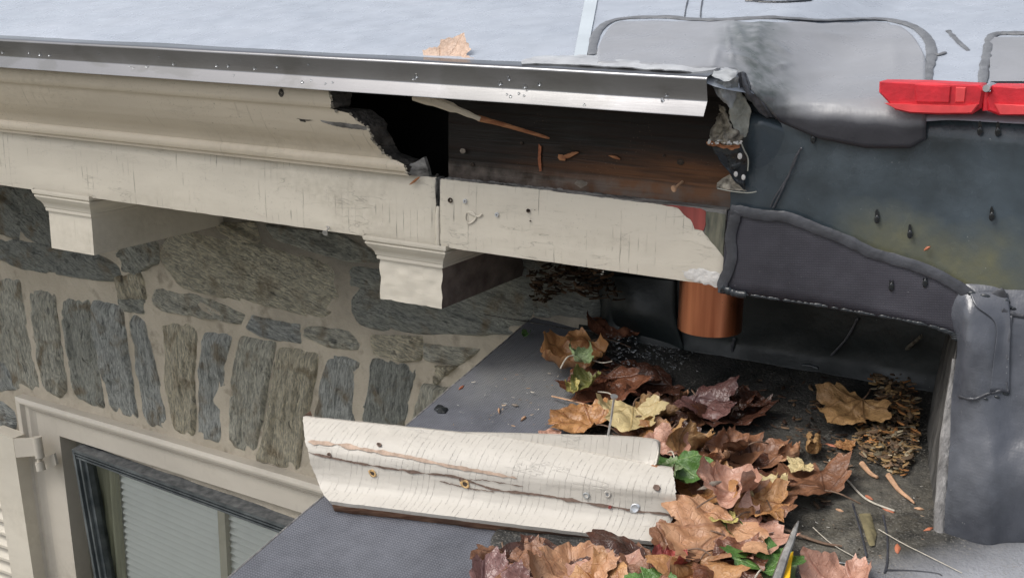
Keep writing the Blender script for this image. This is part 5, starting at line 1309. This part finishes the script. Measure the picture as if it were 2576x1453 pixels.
L = [
 (1436, 905, 0.105, 200, 'orange', 'curled orange brown leaf on the woven roof beneath the green scraps', dict(curl=1.6, roll=1.2, ra=70, h=0.004, squash=0.75)),
 (1466, 885, 0.046, 20, 'palegreen', 'pale green curled leaf scrap on top of the orange brown leaf', dict(h=0.034, roll=2.2, ra=60)),
 (1470, 955, 0.05, 190, 'olive', 'olive green leaf standing below the pale green scrap', dict(h=0.022, roll=1.6, ra=20, squash=0.8)),
 (1440, 960, 0.032, 150, 'yellow', 'small yellow green leaf tip beside the olive leaf', dict(h=0.026, roll=1.5, squash=0.6, stem=False)),
 (1326, 826, .022, 60, 'green', 'tiny bright green curled scrap at the rake edge of the woven roof', dict(h=.003, roll=3, ra=90, squash=.6, stem=False)),
 (1550, 818, .080, 130, 'rust', 'dark wet russet leaf in the shade below the fascia', dict(curl=1.2, h=.012, roll=.9)),
 (1515, 945, .055, 190, 'rust', 'wet red brown strip of leaf right of the olive leaf', dict(squash=.5, h=.008)),
 (1450, 1045, .075, 280, 'orange', 'orange brown leaf at the upper left of the heap beside the slat', dict(h=.012, curl=1.1)),
 (1590, 1045, 0.074, 160, 'cream', 'cream yellow leaf behind the standing nail', dict(h=0.02, curl=.9, roll=.7)),
 (1382, 1078, .034, 90, 'pink', 'small round pink leaf at the upper edge of the slat', dict(round_=True, h=.008, stem=False)),
 (1655, 1030, .052, 40, 'khaki', 'khaki leaf right of the cream leaf', dict(h=.016, roll=1.2)),
 (1716, 978, .026, 10, 'tan', 'little tan pointed leaf tip standing above the purple leaf', dict(h=.014, roll=2.4, squash=.6, stem=False)),
 (1785, 1022, .068, 120, 'purple', 'shiny purple brown wet leaf near the back of the heap', dict(h=.014, curl=1.1)),
 (1880, 1000, 0.05, 15, 'dark', 'dark brown leaf in the shade behind the purple leaf', dict(h=.010, curl=1.4)),
 (1870, 985, .040, 340, 'rust', 'narrow rusty leaf standing at the dark back of the heap', dict(h=.012, squash=.6, stem=False)),
 (1660, 1095, .055, 200, 'orange', 'orange leaf squeezed behind the end of the slat', dict(h=.014)),
 (1690, 1120, .060, 60, 'pink', 'pinkish leaf over the right end of the slat', dict(h=.020, curl=1.3)),
 (1742, 1112, .068, 20, 'khaki', 'folded yellow tan leaf with brown spots', dict(h=.022, roll=2.4, ra=15)),
 (1832, 1115, .055, 250, 'brown', 'curled brown leaf beside the folded yellow tan leaf', dict(h=.022, roll=2.0, ra=40)),
 (1806, 1150, .038, 180, 'tan', 'small rolled tan leaf standing on end in the heap', dict(h=.026, roll=3.8, squash=.8, stem=False)),
 (1705, 1185, .062, 150, 'green', 'green leaf poking out over the split end of the moulding', dict(h=.030, roll=1.3, ra=60)),
 (1665, 1168, .045, 280, 'palegreen', 'pale green underside of a leaf lying on the slat', dict(h=.034, squash=.7, stem=False)),
 (1770, 1215, .070, 240, 'orange', 'orange brown leaf under the large folded pink tan leaf', dict(h=.016)),
 (1838, 1225, .080, 10, 'pink', 'large folded pink tan leaf standing proud in the middle of the heap', dict(h=.026, roll=1.9, ra=10, curl=1.1)),
 (1916, 1222, .052, 330, 'cream', 'pale yellow leaf at the right of the heap', dict(h=.014, roll=.8)),
 (1964, 1238, .030, 100, 'palegreen', 'small green curled leaf at the right rim of the heap', dict(h=.010, roll=3.0, stem=False)),
 (1922, 1275, .055, 120, 'orange', 'shiny orange brown leaf below the pale yellow one', dict(h=.016, curl=1.3)),
 (1812, 1290, .044, 300, 'yellow', 'yellow green strip of leaf between two tan leaves', dict(h=.024, squash=.5, roll=1.2, stem=False)),
 (1838, 1312, .036, 320, 'green', 'green curled leaf edge beside the yellow green strip', dict(h=.018, squash=.5, roll=2.4, stem=False)),
 (1785, 1352, 0.084, 200, 'tan', 'largest tan leaf lying flat in front of the moulding end', dict(h=0.018, curl=.8)),
 (1896, 1350, .070, 75, 'pink', 'pinkish leaf with wet sheen left of the steel blade', dict(h=.014, curl=.9)),
 (1925, 1392, .050, 350, 'green', 'upright green lobed maple leaf beside the steel blade', dict(h=.022, curl=.6)),
 (2100, 1462, 0.078, 285, 'pink', 'long pink folded leaf along the bottom edge of the picture', dict(h=0.006, roll=1.8, ra=90, squash=0.7)),
 (2135, 1028, .078, 200, 'khaki', 'big dry khaki maple leaf lying by the seed litter', dict(h=.012, curl=1.1)),
 (2028, 1200, .078, 300, 'brown', 'dull brown leaf alone on the liner right of the heap', dict(h=.010, curl=.9)),
 (2045, 1115, .038, 180, 'khaki', 'tightly rolled khaki leaf on the dark liner', dict(h=.010, roll=4.2, ra=20, stem=False)),
 (1985, 1135, .040, 270, 'tan', 'rolled tan leaf left of the khaki roll', dict(h=.008, roll=4.0, ra=80, stem=False)),
 (2010, 1160, .026, 200, 'cream', 'small cream fragment over the dull brown leaf', dict(h=.018, stem=False)),
 (2128, 1105, .028, 30, 'orange', 'small orange leaf below the big khaki maple leaf', dict(h=.006, squash=.6, stem=False)),
 (1290, 1412, 0.05, 130, 'brown', 'brown leaf under the left front of the moulding', dict(h=0.006, curl=1.3)),
 (1440, 1440, 0.072, 330, 'tan', 'wide tan leaf with curled rim in front of the moulding', dict(h=0.008, curl=1.3, roll=.8)),
 (1270, 1470, 0.062, 60, 'purple', 'purple brown leaf at the bottom left of the heap', dict(h=0.01, curl=1.2)),
 (1545, 1452, 0.072, 10, 'pink', 'pinkish tan leaf near the bottom edge under the moulding', dict(h=0.01, curl=1.0)),
 (1490, 1490, 0.065, 250, 'orange', 'orange tan leaf cut by the bottom edge of the picture', dict(h=0.014)),
 (1690, 1410, 0.036, 20, 'red', 'small red pink leaf below the broken end of the moulding', dict(h=0.014, roll=1.5)),
 (1652, 1455, 0.042, 0, 'green', 'bright green leaf at the bottom edge between brown ones', dict(h=0.024, curl=.6)),
 (1845, 1425, .060, 110, 'rust', 'wet red brown leaf at the bottom left of the blade', dict(h=.018)),
 (1745, 1465, 0.06, 170, 'orange', 'dark orange leaf below the largest tan leaf', dict(h=0.014)),
 (1600, 1470, 0.05, 300, 'brown', 'brown leaf crumpled beside the bright green leaf', dict(h=0.014, curl=1.6)),
 (1950, 1440, .045, 30, 'palegreen', 'pale green leaf underside behind the yellow tool', dict(h=.012, curl=.7)),
]
for u, v, s, a, t, lab, kw in L: leaf(u, v + 18, s * (.98 if v > 1300 else .86), a, t, lab, **kw)
leaf(1113, 152, .050, 12, 'peach', 'tan leaf on the grey roof peeping over the drip edge', base=RF(1120, 146) + V((0, .012, .003)), up=V((0, -.75, .65)), curl=.3, stem=False, grp='leaves on the upper roof')

# ================================================================== LITTER, TWIGS, CHIPS
def litter(name, poly, n, hmax, palette, lmin, lmax, lab, seed=1, surf=None, cat='litter'):
    r = random.Random(seed); mb = MB(); cols_ = []
    xs_ = [p[0] for p in poly]; ys_ = [p[1] for p in poly]
    def inside(x, y):
        c_ = False; j = len(poly) - 1
        for i in range(len(poly)):
            (xi, yi), (xj, yj) = poly[i], poly[j]
            if (yi > y) != (yj > y) and x < (xj - xi) * (y - yi) / (yj - yi) + xi: c_ = not c_
            j = i
        return c_
    k = 0
    while k < n:
        u, v = r.uniform(min(xs_), max(xs_)), r.uniform(min(ys_), max(ys_))
        if not inside(u, v): continue
        k += 1; p = (surf or FLR)(u, v, .003) + V((0, 0, r.uniform(0, hmax))); a = r.uniform(0, 6.28); l = r.uniform(lmin, lmax); w = l * r.uniform(.16, .5)
        d = V((math.cos(a), math.sin(a), r.uniform(-.35, .35))).normalized(); s_ = d.cross(V((0, 0, 1))).normalized(); up_ = s_.cross(d)
        c_ = palette[int(r.random() * len(palette))]; f = r.uniform(.35, 1.2); i0 = len(mb.v)
        bend = r.uniform(-.2, .3)
        R = [[p + d * l * (t - .5) + s_ * w * q_ * math.sin(min(1, max(.05, t)) * 3.0) * .5 + up_ * (l * bend * (t - .5) ** 2 + w * .35 * (1 - abs(q_))) for q_ in (-1, 0, 1)] for t in (0, .33, .66, 1)]
        mb.grid(R); cols_ += [tuple(min(1, x * f) for x in c_)] * (len(mb.v) - i0)
    return obj(name, mb, m_litter, cols=cols_, sharp=0, label=lab, cat=cat, kind='stuff')
PAL = [(.30, .19, .09), (.42, .27, .12), (.16, .10, .06), (.10, .07, .045), (.36, .30, .20), (.48, .22, .08), (.07, .05, .035), (.22, .15, .09)]
DPAL = [(.055, .03, .02), (.09, .05, .03), (.03, .02, .015), (.14, .09, .05)]
litter('seed_litter', [(2175, 940), (2235, 925), (2290, 950), (2308, 1020), (2306, 1120), (2290, 1190), (2262, 1210), (2225, 1180), (2170, 1160), (2150, 1110), (2160, 1060), (2205, 1040), (2200, 980)], 1000, .012, PAL, .005, .016, 'heap of brown winged seeds and bark bits against the right side', 5)
litter('bark_litter', [(1330, 690), (1420, 660), (1530, 700), (1560, 760), (1500, 760), (1420, 740), (1350, 775), (1335, 750)], 300, .012, [(.10, .06, .035), (.16, .10, .06), (.05, .035, .025)], .007, .022, 'dark bark and needle litter tucked under the bracket', 6, surf=lambda u, v, h: Y(u, v, .175))
litter('debris', [(1850, 960), (2100, 950), (2150, 1120), (2100, 1300), (1950, 1300), (1900, 1180), (1800, 1000)], 260, .004, DPAL + [(.2, .13, .08)], .004, .013, 'scattered dark leaf crumbs on the black liner', 8)
litter('wood_crumbs', [(1180, 960), (1440, 920), (1440, 1080), (1120, 1070)], 90, .001, [(.55, .5, .42), (.4, .3, .2), (.5, .3, .15), (.3, .3, .28)], .0015, .006, 'pale wood crumbs scattered on the woven roof', 9)
litter('grit', [(1960, 1230), (2340, 1000), (2360, 1330), (2250, 1440), (1960, 1440)], 420, .001, [(.4, .38, .34), (.12, .1, .08), (.3, .22, .15), (.06, .05, .04)], .001, .004, 'fine grit and crumbs on the dusty liner', 10)
# sparkling splash under the outlet
wmb = MB(); r = random.Random(4)
for k in range(420):
    t = r.random(); u = r.gauss(1640, 55) if k % 3 else r.gauss(1540, 30); v = r.gauss(880, 28) if k % 3 else r.gauss(865, 25)
    if 1490 < u < 1760 and 800 < v < 950: wmb.ball(FLR(u, v, .005 + (.014 if u < 1600 else 0)), r.uniform(.0006, .0015), 6, (1, 1, .8))
obj('water_beads', wmb, m_water, label='glittering beads of water splashed under the copper outlet', cat='water', kind='stuff')

def tw(name, path, r0, r1, mat, lab, cat='twig', h=.006, n=24):
    m = MB(); P = curve([FLR(p[0], p[1], p[2] if len(p) > 2 else h) for p in path], n); m.tube(P, [r0 + (r1 - r0) * k / (n - 1) for k in range(n)], 7); return obj(name, m, mat, label=lab, cat=cat, group='twigs and stalks on the lower roof')
tw('grass_stalk', [(2087, 1157), (2130, 1205), (2180, 1255), (2250, 1284)], .0013, .0010, m_pale_twig, 'thin pale stalk slanting over the black liner', 'stalk')
tw('twig', [(1900, 1290, .02), (1960, 1325, .014), (2010, 1345), (2070, 1365), (2118, 1373)], .0022, .0012, m_twig, 'long brown twig passing behind the steel blade')
tw('twig', [(1800, 1265, .03), (1850, 1285, .024), (1910, 1318, .016), (1975, 1340)], .0012, .0010, m_twig, 'thin twig leaving the heap left of the blade')
tw('twig', [(2215, 935, .006), (2260, 895, .03), (2318, 845, .08)], .0034, .0022, simple('old_bark_twig', (.07, .06, .045), .85, .5, 120, bump=.8, c2=(.2, .18, .14)), 'stout twig leaning in the dark right corner of the recess')
tw('bark_sliver', [(2235, 1195), (2260, 1230), (2290, 1255), (2300, 1265)], .0034, .0008, m_chip, 'split bark sliver below the seed litter', 'bark')
tw('bark_sliver', [(2168, 1165), (2190, 1190), (2208, 1200)], .0034, .0016, m_chip, 'broad tan bark sliver at the left rim of the seed litter', 'bark')
tw('grass_stalk', [(2045, 1325), (2090, 1365), (2150, 1400)], .0005, .0004, m_pale_twig, 'hair thin pale fibre on the dusty liner left of the welt', 'fibre')
tw('grass_stalk', [(2210, 1330), (2270, 1365), (2330, 1395), (2420, 1440)], .0005, .0004, m_pale_twig, 'hair thin pale fibre on the dusty liner right of the welt', 'fibre')
tw('leaf_stalk', [(1490, 905, .03), (1515, 912, .034), (1540, 908, .036)], .0009, .0007, m_pale_twig, 'yellowish stalk jutting right from the pale green scrap', 'stalk')
tw('leaf_stalk', [(1388, 996, .006), (1440, 1008, .012), (1490, 1022, .024)], .001, .001, m_chip, 'straight tan stalk lying above the orange brown leaf', 'stalk')
tw('leaf_stalk', [(1505, 985, .02), (1530, 988, .03), (1545, 998, .034)], .0009, .0007, m_pale_twig, 'short arched stalk beside the nail head', 'stalk')
def chip(u, v, l, w, ang, mat, lab, h=.0045, surf=None, th=.0015):
    m = MB(); p = FLR(u, v, h) if surf is None else surf(u, v); a = math.radians(ang); d = V((math.cos(a), math.sin(a), 0)) if surf is None else V((math.cos(a), 0, math.sin(a)))
    n_ = FN if surf is None else V((0, -1, 0)); d = (d - n_ * d.dot(n_)).normalized(); s_ = n_.cross(d)
    rc = random.Random(u * 7 + v); o = []
    for t in sorted(rc.uniform(0, 6.28) for _ in range(5)) + [6.28]:
        o.append((t + .3) % 6.283)
    o = sorted(set([0, 3.1, 1.3, 4.6] + o)); o = [p + d * l * math.cos(t) * .5 + s_ * w * .5 * math.sin(t) * rc.uniform(.7, 1.3) for t in o]
    o = [q_ for a_, b_ in zip(o, o[1:] + o[:1]) for q_ in (a_, a_.lerp(b_, .5))]
    m.radial(o, 2, lambda q_, r: q_ + n_ * (th * (1 - r * r)), back=n_ * -.0008); return obj('wood_chip', m, mat, label=lab, cat='wood chip', group='small chips and petals')
m_orp = simple('orange_petal', (.42, .14, .07), .6, .2, 200, bump=.3)
for a in ((2330, 0, 0),): pass
chip(2094, 1120, .018, .004, -8, m_orp, 'orange red flake left of the big khaki leaf stalk')
chip(2232, 1280, .017, .005, -20, m_orp, 'orange flake at the end of the pale stalk')
chip(2258, 1378, .006, .018, 10, m_orp, 'orange flake lying upright in the dusty corner')
chip(2186, 1250, .011, .004, -30, m_orp, 'small orange flake beside the middle of the pale stalk')
chip(2112, 1282, .009, .003, -10, m_chip, 'tan flake below the dull brown leaf')
chip(2335, 1330, .012, .004, 50, m_orp, 'orange flake at the foot of the cheek wall')
chip(2312, 1278, .010, .003, 5, m_chip, 'pale tan flake right of the bark sliver')
chip(1785, 1220, .030, .008, 55, m_chipg, 'grey weathered wood chip lying on the heap of leaves', .045, th=.003)
chip(1160, 974, .004, .011, 5, m_orp, 'tiny orange chip on the woven roof', .0015)
chip(1255, 1030, .003, .016, 35, m_chip, 'thin wood sliver on the woven roof', .0015)
chip(1317, 1050, .004, .014, 0, m_chip, 'pale sliver near the slat on the woven roof', .0015)
chip(1295, 1018, .010, .004, 0, m_chipg, 'grey flake near the middle of the woven roof', .0015)
BK = lambda u, v: Y(u, v, .019)
chip(1432, 391, .026, .006, 18, m_splint, 'bright tan wood chip stuck on the brown board', surf=BK)
chip(1412, 397, .008, .010, 60, m_splint, 'notched tan chip left of the bright one on the brown board', surf=BK)
chip(1545, 396, .016, .004, -10, m_splint, 'small orange sliver on the right of the brown board', surf=BK)
chip(1461, 462, .017, .009, 8, m_chipg, 'grey square chip on top of the cracked fascia', surf=lambda u, v: Y(u, v, .006), th=.003)
chip(1042, 455, .020, .004, 35, m_splint, 'orange splinter at the tip of the broken crown moulding', surf=lambda u, v: Y(u, v, -.006))
chip(2232 + 100, 625, .008, .003, 40, m_orp, 'orange flake stuck on the dark side wall', surf=lambda u, v: Y(u, v, -.002))
chip(1345, 828 - 300, .001, .001, 0, m_hole, 'pin sized nick in the cracked fascia', surf=lambda u, v: Y(u, v, -.0025), th=.0002)
# knots, nail and rust streak on the board
def knot(u, v, r, mat=m_hole, y=.0205):
    m = MB(); c_ = Y(u, v, y); m.radial([c_ + V((math.cos(t) * r * (1 + .3 * nz((t, u, 0))), 0, math.sin(t) * r * .8 * (1 + .3 * nz((t, v, 0))))) for t in (2 * math.pi * k / 16 for k in range(16))], 3, lambda p, q_: p + V((0, -.0012 * math.sin(q_ * 3.1), 0))); return m
for a, b, r in ((1188, 414, .003), (1312, 360, .0022), (1712, 408, .0045), (1670, 312 + 80, .002)): obj('nail_hole', knot(a, b, r), m_hole, bk)
obj('nail_stub', knot(1164, 380, .0042, y=.017), m_chipg, bk)
m = MB(); cN = Y(1697, 474, .004); m.tube([cN + V((0, -.001, 0)), cN + V((-.0008, -.0026, -.0004))], [.0040, .0036], 12); m.tube([cN, cN + V((.003, .016, .006))], .0016, 8)
obj('nail', m, m_chip, None, label='rusty broad headed nail at the right end of the brown board', cat='nail')
m = MB(); m.radial([Y(a, b, .0195) for a, b in rag([(1355, 363), (1362, 368), (1360, 400), (1363, 430), (1357, 432), (1353, 400)], 30, .8, 8)], 2, lambda p, r: p); obj('rust_streak', m, m_orp if False else simple('rust_stain', (.30, .09, .03), .6, .4, 150), bk)
# rotten crust on the top edge of the short fascia
m = MB()
for k in range(230):
    x = -.375 + .36 * random.random(); m.ball(V((x, .004 + .014 * random.random(), .0872 - .0015 * ss(-.25, 0, x))), random.uniform(.0010, .0028), 6, (1.8, 1, .7))
obj('rotten_crust', m, m_greywood, fr_)
m = MB()
for k in range(60): m.ball(V((-.39 + .010 * nz((k, 1, 1)), .004 + .01 * random.random(), .06 + .03 * random.random())), random.uniform(.001, .0028), 6)
obj('rotten_corner', m, m_rot, fl)
# end block of the moulding foot (bare grey back)
m = MB(); m.shell(patch([[Y(1013, 412, -.010), Y(1040, 410, -.004), Y(1066, 395, .002)], [Y(1020, 432, -.010), Y(1045, 432, -.004), Y(1076, 425, .002)], [Y(1024, 440, -.009), Y(1048, 443, -.003), Y(1080, 445, .004)]], 12, 12), (0, .006, 0))
obj('bare_foot', m, m_greywood, ct, sharp=50)

# ================================================================== BLADE
bt_ = thing('pruning_blade', 'pointed steel blade with a yellow body rising at the bottom edge', 'tool', FLR(1960, 1453, .0))
TIP = FLR(2010, 1310, .03); 
def bl_(u, v, h): return FLR(u, v, h)
cl = [(2009, 1309, .055, .0008), (2000, 1330, .052, .0026), (1990, 1360, .048, .0036), (1977, 1390, .044, .0042), (1965, 1425, .04, .0046), (1953, 1460, .036, .0052), (1940, 1500, .03, .0056)]
P = curve([bl_(a, b, h) for a, b, h, w in cl], 24); W_ = [cr([V((c_[3], 0, 0)) for c_ in cl], k / 23).x for k in range(24)]
m = MB(); m.tube(P, W_, 8, flat=.45, nrm=(0, -.6, 1)); obj('blade', m, m_blade, bt_, sharp=30)
yb = [(1996, 1385), (1990, 1420), (1986, 1453), (1984, 1500), (1955, 1500), (1966, 1453), (1976, 1415), (1986, 1392)]
m = MB(); m.prism([bl_(a, b, .036) for a, b in yb], FN * -.008); obj('yellow_body', m, m_yellow, bt_, smooth=False)

# ================================================================== RAIN DROPS
LASTD = [None]
m_wetd = simple('dark_wet_shine', (.012, .014, .016), .06, .2, 50, bump=0)
def drop(u, v, r, lab, surf, sc=(1, .55, 1.4), grp='rain drops on the drip edge', mat=None):
    m = MB(); p = surf(u, v); m.ball(p, r, 10, sc); LASTD[0] = obj('rain_drop', m, mat or m_water, label=lab, cat='rain drop', group=grp)
def DE(u, v):
    p = Y(u, v, -.0725); return p if p.z > .2125 else Y(u, v, -.0715 - .0055 * ss(.2125, .198, p.z))
DR = [(4, 112), (4, 132), (12, 110), (71, 133), (98, 137), (122, 139), (198, 130), (244, 124), (249, 135), (303, 125), (400, 142), (434, 161), (486, 141), (510, 137), (518, 138), (543, 147), (543, 165), (572, 166), (582, 148), (606, 150), (638, 172), (671, 149), (695, 168), (703, 151), (776, 160), (850, 162),
      (325, 167), (335, 172), (368, 168), (588, 190), (990, 172), (1046, 192), (1038, 198), (1278, 190), (1355, 211), (1318, 218), (1256, 210), (1422, 190), (1675, 240), (1674, 196), (1280, 198), (1666, 252), (760, 208), (782, 203), (818, 211), (836, 208), (1275, 238), (1284, 244), (1305, 236), (1318, 242), (1470, 266)]
for u, v in DR: drop(u, v, random.uniform(.0010, .0019), 'clear rain drop clinging to the metal drip edge', DE, (1, .5, 1.5))
for u, v, l in ((2206, 552, 'rain drop with a wet trail on the dark side wall above the bead'), (2289, 590, 'rain drop low on the dark side wall near the yellow stain'), (2495, 545, 'rain drop on the side wall near the right edge'), (2465, 330, 'left of a pair of rain drops under the red tool'), (2510, 332, 'right of a pair of rain drops under the red tool'), (2242, 722, 'rain drop on the woven patch left of centre'), (2327, 713, 'rain drop on the woven patch near its right end'), (2045, 351, 'rain drop at the lower rim of the roof patch')):
    drop(u, v, .0030, l, lambda a, b: Y(a, b, -.0015 if b < 700 else -.0055), (.9, .3, 1.5), 'rain drops on the dark walls', m_wetd)
    m = MB(); sf = (lambda a, b: Y(a, b, -.0008 if b < 700 else -.0062)); m.radial([sf(u + 5 * math.sin(t) * (1 + .3 * nz((t, u, 0))), v - 10 + 16 * math.cos(t)) for t in (2 * math.pi * k / 18 for k in range(18))], 2, lambda p, r: p + V((0, -.0002 * (1 - r), 0))); o_ = obj('wet_trail', m, m_wetd); dr_ = bpy.data.objects[[o.name for o in COL.objects if o.name.startswith('rain_drop')][-1]]; dr_ = LASTD[0]; o_.location = V(o_.location) - V(dr_.location); o_.parent = dr_
